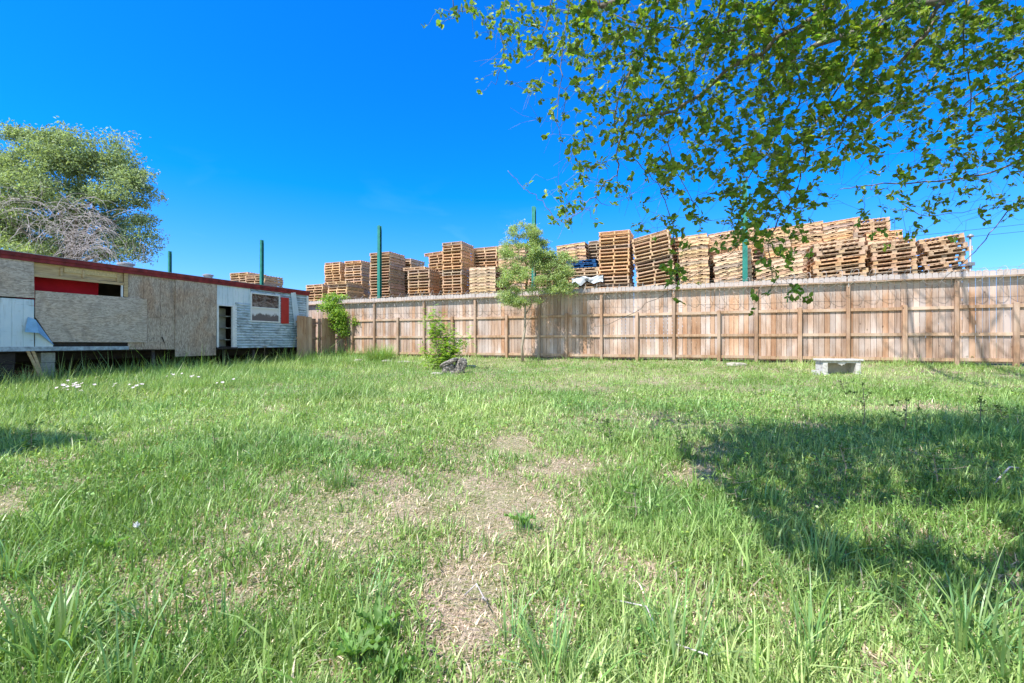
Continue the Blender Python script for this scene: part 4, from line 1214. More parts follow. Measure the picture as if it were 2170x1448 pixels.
    for pi, pl in enumerate(pb):
        pts = [P(*q) for q in pl]
        thick = [.020, .020, .010, .007, .009, .012, .012, .013, .008, .011, .006, .004, .003, .004, .009, .009, .005, .005, .005, .008][pi]
        rd = list(np.linspace(thick, max(.0018, thick * .25), len(pts)))
        if pi not in (11, 12, 13, 18, 19):
            A = np.array(starts[:]); j = int(np.argmin(np.sum((A - pts[0]) ** 2, 1)))
            a = A[j]; mid = (a + pts[0]) / 2 + np.array([0, 0, .12])
            pts = [a, mid] + pts; rd = [thick * 1.25, thick * 1.1] + rd
        o, ro = dens(pts, rd)
        jit = [p + (r.normal(size=3) * .008 if 0 < k < len(o) - 1 else 0) for k, p in enumerate(o)]
        bb.tube(jit, ro, 6); nodes += jit; rads += ro
    # targets seen in the picture
    tg = []
    for j, row in enumerate(DENS):
        for i, ch in enumerate(row):
            dn = int(ch)
            if not dn: continue
            nn = {1: 1, 2: 2, 3: 3.4, 4: 5, 5: 7.5, 6: 10, 7: 13, 8: 17, 9: 22}[dn] * 1.30
            nn = int(nn) + (1 if r.random() < nn % 1 else 0)
            sub = [(900 + 50 * i + 50 * r.random(), 50 * j + 50 * r.random()) for _ in range(3)]
            for _ in range(nn):
                sx_, sy_ = sub[r.integers(0, 3)]; px = sx_ + r.normal() * 15; py = sy_ + r.normal() * 15
                if px < 1210: Yd = 3.9 + .7 * r.random()
                elif py > 380: Yd = 3.4 + .6 * r.random() + (.5 if px > 1800 else 0)
                elif px > 1900: Yd = 3.2 + 1.2 * r.random()
                else: Yd = 2.9 + 1.2 * r.random()
                if j >= 11 and i == 10: px = 1416 + 32 * r.random()
                tg.append(P(px, py, Yd))
    nvis = len(tg)
    # crown above the frame, whose shadow falls on the right of the yard
    SH = [tuple(GP(*q)[:2]) for q in ((1430, 955), (1560, 1070), (1630, 1165), (1740, 1240), (1900, 1295), (2200, 1320), (2700, 1280), (2700, 885), (2170, 888), (1900, 888), (1700, 912), (1520, 925))]
    def inside(x, y):
        c = False; k = len(SH)
        for a in range(k):
            x1, y1 = SH[a]; x2, y2 = SH[(a + 1) % k]
            if (y1 > y) != (y2 > y) and x < (x2 - x1) * (y - y1) / (y2 - y1) + x1: c = not c
        return c
    tries = 0; cnt = 0
    while cnt < 4300 and tries < 120000:
        tries += 1
        gx = r.uniform(.4, 10.5); gy = r.uniform(1.9, 7.1)
        if not inside(gx, gy): continue
        if fbm(np.array([gx]), np.array([gy]), 1.5, 77)[0] < .33 + (.07 if gy < 3.0 else 0): continue
        h = r.uniform(2.6, 4.6)
        t = h / math.tan(SUN_EL)
        x = gx - math.sin(SUN_AZ) * t; y = gy - math.cos(SUN_AZ) * t; z = float(ground(gx, gy)) + h
        if y > .25:
            px, py = project(x, y, z)
            if py > -25 and 0 < px < 2250: continue
        if math.hypot(x, y) < .5: continue
        tg.append(np.array([x, y, z])); cnt += 1
    # some high leaves for dappling
    tg = np.array(tg)
    tw = grow(nodes, rads, tg, r, .10, .0035, .0013)
    for pts, rd in tw: bb.tube(pts, rd, 3, cap=False)
    # bare twiglets in sight
    base_nodes = np.array(nodes)
    for _ in range(1100):
        c = tg[r.integers(0, nvis)]
        d = unit(r.normal(size=3) + np.array([-.35, 0, -.5])); ln = .12 + .26 * r.random()
        q = [c, c + d * ln * .5 + r.normal(size=3) * .015, c + d * ln + np.array([0, 0, -.03])]
        bb.tube(q, [.0016, .0013, .0009], 3, cap=False)
    bb.build('branches', M['bark'], root, smooth=True)
    # bare high branches that shade the fence
    hb = MB()
    H0 = [n_ for n_ in nodes if n_[2] > 7.0]
    for _ in range(90):
        a = H0[r.integers(0, len(H0))]
        d = unit(np.array([r.normal(.15, .6), r.normal(.35, .5), r.normal(.45, .35)])); ln = r.uniform(.9, 2.2)
        q = [a]
        for k in range(1, 6): q.append(a + d * ln * k / 5 + r.normal(size=3) * .05 * k + np.array([0, 0, -.02 * k * k]))
        q = [p for p in q if p[1] < .5 or project(p[0], p[1], p[2])[1] < -30 or project(p[0], p[1], p[2])[0] > 2260]
        if len(q) > 2: hb.tube(q, list(np.linspace(.024, .008, len(q))), 5)
    hb.build('high_branches', M['bark'], root, smooth=True)
    # leaves: rosettes of four to seven at every twig end
    pos = []; dr = []; nm = []; ln = []; 
    for i, c in enumerate(tg):
        k = r.integers(5, 10)
        ax = unit(r.normal(size=3) + np.array([0, 0, .9]))
        for _ in range(k):
            d = unit(np.cross(ax, r.normal(size=3)) + ax * r.uniform(-.1, .7) + np.array([.05, 0, -.15]))
            pos.append(c + r.normal(size=3) * .009); dr.append(d); nm.append(unit(ax + r.normal(size=3) * .35))
            ln.append((.019 + .040 * r.random()) * (1.12 if i >= nvis else 1.0) * (1.0 if i < nvis else 1.30))
    pos = np.array(pos); dr = np.array(dr); nm = np.array(nm); ln = np.array(ln)
    col = leafcol(len(pos), r, (.15, .29, .05), .45, .55)
    V, Fs, CL = leaf_arrays(pos, dr, nm, ln, ln * .66, col)
    mesh_obj('crown', V, Fs, M['leaf_thin'], root, CL)
build_overhang()

# ------------------------------------------------------------------ trees made of leaf clumps
def crown_from_blobs(name, blobs, Yc, n, r, lsize, base, mat, parent, style='rhomb', droop=-.25, aspect=.42, var=.3, yellow=.4, shell=.55, clump=.16, per=9, depthk=.8, lumps=0, lump_r=.4):
    """blobs: (px, py, r_px_x, r_px_z, dy) around depth Yc"""
    wts = np.array([b[2] * b[3] for b in blobs], float); wts /= wts.sum()
    idx = r.choice(len(blobs), size=n // per, p=wts)
    cs = []
    if lumps:
        nl = []
        li = r.choice(len(blobs), size=lumps, p=wts)
        for i in li:
            px, py, rx, rz, dy = blobs[i]
            c = P(px, py, Yc + dy); s = (Yc + dy) / 964; d = unit(r.normal(size=3))
            nl.append((c + d * (.5 + .42 * r.random()) * np.array([rx * s, (rx + rz) / 2 * s * depthk, rz * s]), lump_r * r.uniform(.6, 1.35)))
        for _ in range(n // per):
            c, q = nl[r.integers(0, lumps)]
            d = unit(r.normal(size=3)) * r.random() ** .5
            cs.append(c + d * q * np.array([1.25, 1, .62]) + np.array([.12, 0, 0]) * q)
        idx = []
    for i in idx:
        px, py, rx, rz, dy = blobs[i]
        c = P(px, py, Yc + dy); s = (Yc + dy) / 964
        d = unit(r.normal(size=3)); rad = r.random() ** (shell)
        cs.append(c + d * rad * np.array([rx * s, (rx + rz) / 2 * s * depthk, rz * s]))
    cs = np.array(cs)
    pos = np.repeat(cs, per, 0) + r.normal(size=(len(cs) * per, 3)) * clump * np.array([1, 1, .7])
    m = len(pos)
    ax = np.repeat(unit(r.normal(size=(len(cs), 3)) + np.array([0, 0, droop])), per, 0)
    dr = unit(ax + r.normal(size=(m, 3)) * .6)
    nm = unit(r.normal(size=(m, 3)) + np.array([-.3, -.3, .9]))
    ln = lsize * (.7 + .6 * r.random(m))
    cl = np.repeat(.78 + .5 * r.random(len(cs)), per)[:, None]
    col = leafcol(m, r, base, var, yellow) * cl
    V, Fs, CL = leaf_arrays(pos, dr, nm, ln, ln * aspect, col, style)
    return mesh_obj(name, V, Fs, mat, parent, CL), cs

def build_left_tree():
    r = np.random.default_rng(9); Yc = 17.5
    g = G(120, Yc)
    root = empty('shade_tree', g); tag(root, 'big bushy green tree with a grey tangle of dead twigs behind the trailer', 'tree')
    blobs = [(150, 330, 75, 55, .0), (60, 345, 70, 50, .3), (225, 340, 55, 45, .2), (255, 400, 65, 50, 0), (285, 372, 30, 26, .2), (120, 400, 85, 55, -.3), (30, 410, 60, 60, 0),
             (190, 430, 60, 45, .5), (280, 455, 28, 42, .4), (288, 505, 26, 38, .2), (255, 530, 42, 28, .6), (-60, 420, 110, 130, .6), (20, 500, 70, 50, .6), (50, 540, 70, 25, -.4),
             (110, 295, 50, 22, .1), (318, 352, 14, 8, 0), (225, 300, 40, 16, 0), (35, 290, 45, 16, .2), (200, 490, 90, 50, 1.1), (60, 470, 80, 45, .9), (130, 460, 80, 40, .9), (120, 530, 110, 30, 1.0), (300, 340, 20, 10, 0)]
    tb = MB()
    f = P(150, 560, Yc + .4)
    tb.tube([g + [0, .4, -.1], g + [.2, .4, 1.0], f], [.26, .22, .19], 10)
    nodes = [f]; rads = [.15]
    for b in blobs[:12]:
        c = P(b[0], b[1], Yc + b[4] + .3); m = (f + c) / 2 + r.normal(size=3) * .25 + np.array([0, 0, .2])
        tb.tube([f, m, c], [.09, .05, .012], 6); nodes += [m, (m + c) / 2, c]; rads += [.06, .04, .02]
    crown, cs = crown_from_blobs('crown', blobs, Yc, 95000, r, .105, (.27, .36, .21), M['leaf'], root, var=.42, yellow=.12, shell=.5, clump=.10, lumps=300, lump_r=.50)
    tw = grow(nodes, rads, cs[::9], r, .05, .008, .003)
    for p, rd in tw: tb.tube(p, rd, 3, cap=False)
    tb.build('trunk', M['bark'], root, smooth=True)
    # dead tangle: long drooping curved twigs on the near side
    db = MB()
    hubs = [(40, 425, 60), (120, 440, 75), (180, 455, 50), (60, 470, 60), (140, 490, 60), (195, 490, 40), (210, 525, 32), (165, 530, 45)]
    for k in range(360):
        hx, hy, sp = hubs[r.integers(0, len(hubs))]
        a = P(hx + r.normal() * sp * .5, hy + r.normal() * 16, Yc - .9 - .5 * r.random())
        th = r.uniform(0, 2 * np.pi); d = np.array([math.cos(th) * .9, math.sin(th) * .4, r.uniform(-.2, .7)])
        ln = r.uniform(.35, 1.35); q = [a]; p = a.copy(); v = unit(d)
        for i in range(7):
            v = unit(v + np.array([0, 0, -.26]) + r.normal(size=3) * .16); p = p + v * ln / 6; q.append(p.copy())
        r0 = r.uniform(.004, .0095)
        db.tube(q, list(np.linspace(r0, .003, len(q))), 4, cap=False)
    db.build('dead_branches', M['twig'], root, smooth=True)
    db = MB()
    for k in range(30):   # hanging strands at the right edge
        a = P(r.uniform(262, 318), r.uniform(500, 545), Yc - .3)
        q = [a, a + [r.normal() * .05, 0, -.25], a + [r.normal() * .12, 0, -.25 - .45 * r.random()]]
        db.tube(q, [.005, .004, .002], 3, cap=False)
    db.build('hanging_twigs', M['twig'], root, smooth=True)
build_left_tree()

def build_small_tree():
    r = np.random.default_rng(12); Yc = 16.1
    g = GP(1108, 768); Yc = g[1]
    root = empty('slender_tree', g); tag(root, 'slender young tree with feathery pale green crown in front of the fence', 'tree')
    blobs = [(1112, 490, 32, 18, 0), (1090, 500, 20, 18, 0), (1140, 508, 18, 14, .1), (1120, 530, 40, 22, 0), (1100, 560, 42, 26, 0), (1150, 550, 45, 26, .1), (1180, 570, 36, 26, 0),
             (1075, 590, 24, 26, 0), (1110, 600, 50, 28, -.2), (1165, 605, 48, 24, 0), (1080, 630, 26, 24, 0), (1110, 640, 34, 12, 0), (1195, 600, 20, 22, 0), (1068, 540, 14, 14, 0), (1185, 545, 22, 14, 0),
             (1068, 520, 10, 10, 0)]
    tb = MB(); s = Yc / 964
    def Q(px, py, dy=0): return P(px, py, Yc + dy)
    tb.tube([g + [0, 0, -.05], Q(1106, 735), Q(1112, 700), Q(1113, 665), Q(1113, 645)], [.06, .05, .043, .038, .032], 8)
    lm = [([(1113, 668, 0), (1125, 645, .1), (1140, 610, .1), (1160, 580, 0)], .028), ([(1113, 650, 0), (1105, 620, 0), (1100, 580, 0), (1098, 520, 0), (1104, 480, 0)], .024),
          ([(1125, 650, .05), (1130, 600, -.1), (1135, 540, 0), (1138, 500, 0)], .02), ([(1113, 655, 0), (1090, 630, 0), (1075, 600, 0)], .015),
          ([(1112, 700, 0), (1122, 672, -.1), (1132, 650, -.1)], .012), ([(1140, 618, 0), (1170, 600, 0), (1200, 590, 0)], .014), ([(1145, 600, 0), (1175, 572, -.1), (1196, 548, 0)], .012)]
    nodes = []; rads = []
    for pts, r0 in lm:
        q = [Q(*p) + r.normal(size=3) * .02 for p in pts]; tb.tube(q, list(np.linspace(r0, .006, len(q))), 6)
        for a, b in zip(q[:-1], q[1:]): nodes += [a, (a + b) / 2]; rads += [r0 * .7] * 2
    crown, cs = crown_from_blobs('crown', blobs, Yc, 32000, r, .076, (.32, .45, .21), M['leaf'], root, var=.35, yellow=.5, shell=.6, clump=.055, lumps=150, lump_r=.21, aspect=.30, droop=-.1, per=8)
    tw = grow(nodes, rads, cs[::3], r, .05, .004, .0018)
    for p, rd in tw: tb.tube(p, rd, 3, cap=False)
    tb.build('trunk', M['tan_bark'], root, smooth=True)
build_small_tree()

def pinnate(r, c, d, n, ln, pos, dr, nm, sz, L_):
    """compound leaf: leaflets both sides of a rachis"""
    side = unit(np.cross(d, np.array([0, 0, 1.]))); up = np.cross(side, d)
    for k in range(n):
        t = (k + 1) / n; p = c + d * ln * t + np.array([0, 0, -ln * .25 * t * t])
        for s in (-1, 1):
            pos.append(p); dr.append(unit(side * s + d * .55 + r.normal(size=3) * .1)); nm.append(unit(up + r.normal(size=3) * .2)); L_.append(sz * (1 - .3 * abs(t - .5)))
def build_shrub():
    r = np.random.default_rng(15); g = GP(945, 783); Yc = g[1]
    root = empty('shrub', g); tag(root, 'light green shrub with long compound leaves behind the dark rock', 'shrub')
    tb = MB(); pos = []; dr = []; nm = []; L_ = []
    ends = [(915, 655, 0), (905, 672, 0), (925, 690, 0), (950, 690, 0), (965, 700, 0), (990, 715, 0), (980, 735, 0), (940, 720, 0), (960, 745, -.1), (935, 745, .1), (900, 740, .1), (885, 735, 0), (905, 700, 0),
            (918, 710, 0), (970, 720, .2), (955, 712, -.2), (938, 700, .2), (975, 760, 0), (890, 765, .1), (910, 762, 0), (1000, 722, 0), (990, 700, .1), (930, 672, 0), (948, 755, 0), (930, 765, 0)]
    for e in ends:
        a = g + np.array([r.normal() * .12, r.normal() * .08, -.03]); c = P(e[0], e[1], Yc + e[2])
        m = a * .55 + c * .45 + np.array([(a[0] - c[0]) * .2, 0, .05]) + r.normal(size=3) * .04
        tb.tube([a, m, c], [.011, .008, .003], 5)
        for _ in range(58 if e[1] < 700 else 38):
            t = r.uniform(.25 if e[1] >= 700 else .5, 1.0); p = (a * (1 - t) ** 2 + m * 2 * t * (1 - t) + c * t * t) + r.normal(size=3) * .09
            d = unit(r.normal(size=3) * np.array([1, 1, .5]) + np.array([.1, 0, .15]))
            pinnate(r, p, d, r.integers(5, 8), .19, pos, dr, nm, .058, L_)
    tb.build('stems', M['bark'], root, smooth=True)
    L_ = np.array(L_) * (.8 + .4 * r.random(len(L_))); col = leafcol(len(L_), r, (.25, .46, .09), .3, .5)
    V, Fs, CL = leaf_arrays(np.array(pos), np.array(dr), np.array(nm), L_, L_ * .5, col, 'rhomb')
    mesh_obj('leaves', V, Fs, M['leaf'], root, CL)
    # sprig by the post to its right
    g = GP(1010, 772); root = empty('seedling', g); tag(root, 'small seedling with drooping leaflets right of the dark rock, by a fence post', 'seedling')
    tb = MB(); pos = []; dr = []; nm = []; L_ = []
    tb.tube([g, g + [0, 0, .2], g + [.03, 0, .36]], [.008, .006, .004], 5)
    for d in ((-1, 0, -.1), (1, 0, .25), (.7, .5, -.2), (-.6, .4, .3), (.2, -.8, 0)):
        pinnate(r, g + np.array([.03, 0, .34]), unit(np.array(d, float)), 7, .26, pos, dr, nm, .07, L_)
    tb.build('stem', M['tan_bark'], root, smooth=True)
    L_ = np.array(L_); V, Fs, CL = leaf_arrays(np.array(pos), np.array(dr), np.array(nm), L_, L_ * .38, leafcol(len(L_), r, (.15, .30, .05), .2, .4), 'rhomb')
    mesh_obj('leaves', V, Fs, M['leaf'], root, CL)
build_shrub()

def build_vine():
    r = np.random.default_rng(18)
    p0 = FS(716, -.2)[0]; Yc = float(p0[1]); g = np.array([p0[0], p0[1], float(ground(*p0))])
    root = empty('vine', g); tag(root, 'bright leafy vine spilling over the fence above the tan gate', 'vine')
    blobs = [(708, 634, 28, 10, .3), (700, 650, 24, 12, -.05), (716, 668, 20, 14, -.15), (722, 690, 16, 10, -.15), (728, 705, 12, 8, -.1), (755, 682, 8, 6, -.1)]
    crown, cs = crown_from_blobs('leaves', blobs, Yc, 4200, r, .095, (.22, .40, .07), M['leaf'], root, 'oval', var=.25, yellow=.4, shell=.6, clump=.10, aspect=.5, droop=-.5, per=5)
    tb = MB(); nodes = [P(x, y, Yc - .02) for x, y in ((740, 748), (738, 730), (730, 705), (722, 685), (714, 665), (706, 645), (704, 630))]
    tb.tube(nodes, [.02, .018, .016, .014, .012, .01, .008], 6)
    for p, rd in grow(nodes, [.012] * len(nodes), cs[::3], r, .05, .005, .002): tb.tube(p, rd, 3, cap=False)
    tb.build('stems', M['bark'], root, smooth=True)
build_vine()

def shade_tree_left():
    r = np.random.default_rng(19)
    gx, gy = -7.7, 3.3; zg = float(ground(gx, gy))
    root = empty('yard_tree', (gx, gy, zg)); tag(root, 'small dense tree just outside the left edge that shades the grass there', 'tree')
    cs = []
    for _ in range(900):
        d = unit(r.normal(size=3)) * r.random() ** .4
        cs.append(np.array([-7.55, 3.85, zg + 3.1]) + d * np.array([1.2, .5, .42]))
    cs = np.array(cs); pos = np.repeat(cs, 7, 0) + r.normal(size=(len(cs) * 7, 3)) * .07; m = len(pos)
    ln = .07 + .05 * r.random(m)
    V, Fs, CL = leaf_arrays(pos, rand_dirs(m, r), rand_dirs(m, r), ln, ln * .5, leafcol(m, r, (.08, .16, .03)), 'rhomb')
    mesh_obj('crown', V, Fs, M['leaf'], root, CL)
    tb = MB(); f = np.array([-7.65, 3.5, zg + 2.2]); tb.tube([(gx, gy, zg - .1), (gx, gy + .1, zg + 1.2), f], [.12, .1, .08], 8)
    for p, rd in grow([f], [.06], cs[::12], r, .05, .02, .004): tb.tube(p, rd, 4)
    tb.build('trunk', M['bark'], root, smooth=True)
shade_tree_left()

# ------------------------------------------------------------------ rock, bench, stones
def rock_mesh(mb, c, sx, sy, sz, seed, rot=0.0, lvl=10, tilt=0.0):
    V = []; n1, n2 = lvl, lvl * 2
    for i in range(n1 + 1):
        for j in range(n2):
            th = math.pi * i / n1; ph = 2 * math.pi * j / n2
            v = Vector((math.sin(th) * math.cos(ph), math.sin(th) * math.sin(ph), math.cos(th)))
            q = Vector([math.copysign(abs(a) ** .65, a) for a in v])
            k = 1 + .22 * mnoise.noise(q * 1.6 + Vector((seed, 0, 0))) + .08 * mnoise.noise(q * 5 + Vector((0, seed, 0)))
            p = Vector((q.x * sx, q.y * sy, q.z * sz)) * k
            p = Vector((p.x * math.cos(tilt) - p.z * math.sin(tilt), p.y, p.x * math.sin(tilt) + p.z * math.cos(tilt)))
            V.append((c[0] + p.x * math.cos(rot) - p.y * math.sin(rot), c[1] + p.x * math.sin(rot) + p.y * math.cos(rot), c[2] + p.z))
    Fs = [(i * n2 + j, (i + 1) * n2 + j, (i + 1) * n2 + (j + 1) % n2, i * n2 + (j + 1) % n2) for i in range(n1) for j in range(n2)]
    mb.add(V, Fs)
def build_rocks():
    m, n, b = new_mat('dark lichened rock')
    z = texnoise(n, 9, 7, dist=.6); z2 = texnoise(n, 26, 5)
    c = mixc(n, ramp(n, z, .42, .6), (.055, .052, .05), (.24, .21, .18)); c = mixc(n, ramp(n, z2, .56, .64), c, (.55, .50, .46))
    n.links.new(c, b.inputs['Base Color']); b.inputs['Roughness'].default_value = .9; bumpn(n, b, z, .9, .03)
    g = GP(955, 793)
    root = empty('rock', g); tag(root, 'dark broken rock with a slanting slab on top in front of the light green shrub', 'rock')
    a = MB(); rock_mesh(a, g + [.25, .10, .20], .17, .15, .26, 3.1, .2, 12, -.35); a.build('boulder', m, root)
    a = MB(); rock_mesh(a, g + [-.05, .0, .33], .27, .12, .065, 7.7, .2, 12, .42); a.build('slab', m, root)
    a = MB(); rock_mesh(a, g + [-.06, .05, .10], .20, .16, .20, 9.2, .1, 12, .1); a.build('base_stone', m, root)
    pale = mat_plain('pale limestone', (.36, .33, .28), .95, 0, .2, 14)
    for (px, py, sx, lab) in ((1560, 771, .30, 'flat pale stone at the foot of the fence left of the white bench'), (820, 764, .20, 'pale stone by the fence foot beside the tall grass clump'),
                              (855, 766, .24, 'wider pale stone by the fence foot near the shrub'), (760, 762, .16, 'small pale stone left of the tall grass clump'), (998, 776, .18, 'pale stone lying right of the dark rock'), (926, 792, .16, 'pale stone left of the dark rock'), (1500, 1000, .0, '')):
        if sx == 0: continue
        g = GP(px, py + 4); a = MB(); rock_mesh(a, g + [0, 0, .02], sx, sx * .6, .07, px * .1, 0, 9)
        tag(a.build('stone', pale), lab, 'stone', 'pale stones near the fence')
build_rocks()

def build_bench():
    g0 = GP(1747, 796); g1 = GP(1822, 794)
    m, n, b = new_mat('weathered white paint')
    z = texnoise(n, 14, 6, dist=.5); c = mixc(n, ramp(n, z, .5, .66), (.54, .53, .50), (.32, .30, .28)); n.links.new(c, b.inputs['Base Color']); b.inputs['Roughness'].default_value = .85
    bumpn(n, b, z, .4, .006)
    d = unit(np.array([g1[0] - g0[0], g1[1] - g0[1], 0])); nn = np.array([-d[1], d[0], 0])
    a = (g0 + g1) / 2; a[2] = float(ground(a[0], a[1])); Ln = float(np.linalg.norm((g1 - g0)[:2])) + .10
    d = unit(d + np.array([0, .12, 0])); nn = np.array([-d[1], d[0], 0])
    root = empty('bench', a); tag(root, 'low white weathered bench with carved apron standing near the fence', 'bench')
    o = a - d * Ln / 2; H = .40; dep = .36
    W = lambda x, y, z: o + d * x + nn * y + np.array([0, 0, z])
    up = np.array([0, 0, 1.])
    bevel(MB().box(W(-.05, -.03, H - .045), d * (Ln + .10), nn * (dep + .06), up * .045).build('top', m, root), .008)
    for x in (0, Ln - .11):
        mb = MB(); mb.box(W(x, 0, -.05), d * .11, nn * dep, up * (H - .0455 + .05)); mb.box(W(x - .015, -.012, -.02), d * .14, nn * .05, up * .06)
        mb.box(W(x + .025, -.008, .08), d * .06, nn * .0075, up * (H - .2))
        bevel(mb.build('leg', m, root), .006)
    mb = MB(); L1 = Ln - .224; x0 = .112
    pr = [(0, 0), (L1, 0), (L1, -.05), (L1 * .66, -.05), (L1 * .60, -.085), (L1 * .545, -.085), (L1 * .5, -.125), (L1 * .455, -.085), (L1 * .40, -.085), (L1 * .34, -.05), (0, -.05)]
    mb.prism([W(x0 + x, .01, H - .046 + z) for x, z in pr], nn * .03); mb.build('apron', m, root)
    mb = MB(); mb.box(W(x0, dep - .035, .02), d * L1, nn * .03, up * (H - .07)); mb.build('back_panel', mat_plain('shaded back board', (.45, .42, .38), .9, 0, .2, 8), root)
    mb = MB(); mb.box(W(-.14, .05, -.03), d * .09, nn * .22, up * .14); tag(mb.build('stone_block', m), 'small broken white block lying against the left leg of the white bench', 'block')
build_bench()

# ------------------------------------------------------------------ tall tufts, weeds, flowers
def tuft(name, g, n, h, wd, seed, label, cat, base=(.12, .26, .06), rad=.12, group=None, lean=.5, segs=5):
    r = np.random.default_rng(seed); V = []; Fq = []; cols = []; b = 0; T = []
    for i in range(n):
        a = r.uniform(0, 2 * np.pi); rr_ = rad * math.sqrt(r.random())
        p = np.array([g[0] + rr_ * math.cos(a), g[1] + rr_ * math.sin(a), 0]); p[2] = float(ground(p[0], p[1])) - .01
        a2 = a + r.normal() * .6; ln = abs(r.normal(lean, .3)); hh = h * r.uniform(.4, 1.1); w_ = wd * r.uniform(.5, 1.0) * (.8 if cat == 'grass tuft' else 1)
        d = np.array([math.cos(a2), math.sin(a2), 0]); s = np.array([-d[1], d[0], 0])
        s = unit(s + d * r.normal() * .3); bend = r.uniform(.5, 1.7)
        q = p.copy(); ang = ln * .35
        c = np.array(base) * r.uniform(.75, 1.3) * np.array([r.uniform(.85, 1.35), 1, r.uniform(.8, 1.2)])
        for k in range(segs + 1):
            t = k / segs; ww = w_ * (1 - t ** 2.2) * (.6 + .8 * min(1, t * 3))
            if k < segs: V += [q - s * ww / 2, q + s * ww / 2]; cols += [c, c]
            else: V += [q]; cols += [c]
            ang += bend * ln / segs * (1 + t)
            q = q + (d * math.sin(min(ang, 2.3)) + np.array([0, 0, math.cos(min(ang, 2.3))])) * hh / segs
        for k in range(segs - 1): Fq.append((b + 2 * k, b + 2 * k + 1, b + 2 * k + 3, b + 2 * k + 2))
        T.append((b + 2 * segs - 2, b + 2 * segs - 1, b + 2 * segs)); b += 2 * segs + 1
    o = mesh_obj(name, V, [np.array(Fq), np.array(T)], M['grass'], cols=np.array(cols))
    tag(o, label, cat, group); return o
tuft('grass_clump', GP(805, 764), 800, .80, .011, 1, 'tall fountain of long grass growing against the fence near the vine', 'grass clump', (.22, .38, .10), .48, lean=.6)
tuft('grass_clump', GP(745, 775), 160, .35, .009, 2, 'smaller grass clump left of the tall one by the fence', 'grass clump', (.17, .30, .07), .3)
TG = 'tall grass tufts in the yard'
for i, (px, py, n, h, wd, lab) in enumerate((
    (110, 1400, 46, .42, .014, 'big blue-green grass tuft at the lower left corner of the photo'),
    (15, 1235, 60, .34, .009, 'arching grass tuft cut by the left edge'),
    (325, 1330, 60, .26, .007, 'upright grass tuft below the seeding dandelion'),
    (470, 1340, 40, .24, .007, 'thin grass tuft between the lower left tuft and the bare patch'),
    (300, 1470, 26, .36, .011, 'wide bladed tuft at the bottom edge left of the broad-leaved weed'),
    (715, 1030, 46, .30, .008, 'tuft above the left end of the bare patch'),
    (790, 1290, 50, .26, .006, 'fine tuft left of the bare patch'),
    (1115, 1130, 50, .22, .009, 'leafy tuft in the middle of the bare patch'),
    (1080, 1380, 30, .34, .007, 'sparse tall tuft at the foot of the bare patch'),
    (1180, 1440, 60, .30, .009, 'dense tuft at the bottom edge right of the bare patch'),
    (1440, 1430, 26, .42, .012, 'tall bending blades at the bottom right of centre'),
    (1720, 1400, 40, .40, .010, 'tall tuft below the tree shadow, left of two'),
    (1740, 1200, 50, .30, .009, 'shaded tuft inside the tree shadow'),
    (2040, 1380, 46, .42, .011, 'tall tuft below the tree shadow near the right edge'),
    (2150, 1440, 40, .38, .012, 'wide bladed tuft at the lower right corner'),
    (1400, 1060, 60, .14, .006, 'round low tuft beside the small bare spot left of the shadow'),
    (1640, 1080, 40, .26, .008, 'upright tuft on the left border of the tree shadow'),
    (1030, 1160, 30, .16, .006, 'low tuft at the middle of the bare patch, left side'),
    (870, 890, 80, .22, .008, 'dark green tuft left of centre in the mid lawn'),
    (700, 845, 110, .26, .010, 'dark weedy mound in the lawn left of the rock'),
    (770, 825, 80, .28, .008, 'bluish tall grass beside the dark weedy mound'),
    (590, 800, 120, .30, .010, 'bushy tuft in the tall grass before the trailer end'),
    (960, 1120, 26, .12, .005, 'tiny green tuft at the upper left of the bare patch'),
    (1330, 1040, 40, .18, .006, 'thin tuft at the right side of the bare patch'))):
    g = GP(px, min(py, 1447)) if py <= 1447 else GP(px, 1447) + np.array([0, -.08, 0])
    tuft('grass_tuft', g, n, h, wd, 100 + i, lab, 'grass tuft', (.20, .36, .13) if py > 1000 else (.17, .33, .08), .05 + .1 * h + (.12 if py < 900 else 0), TG, .5)

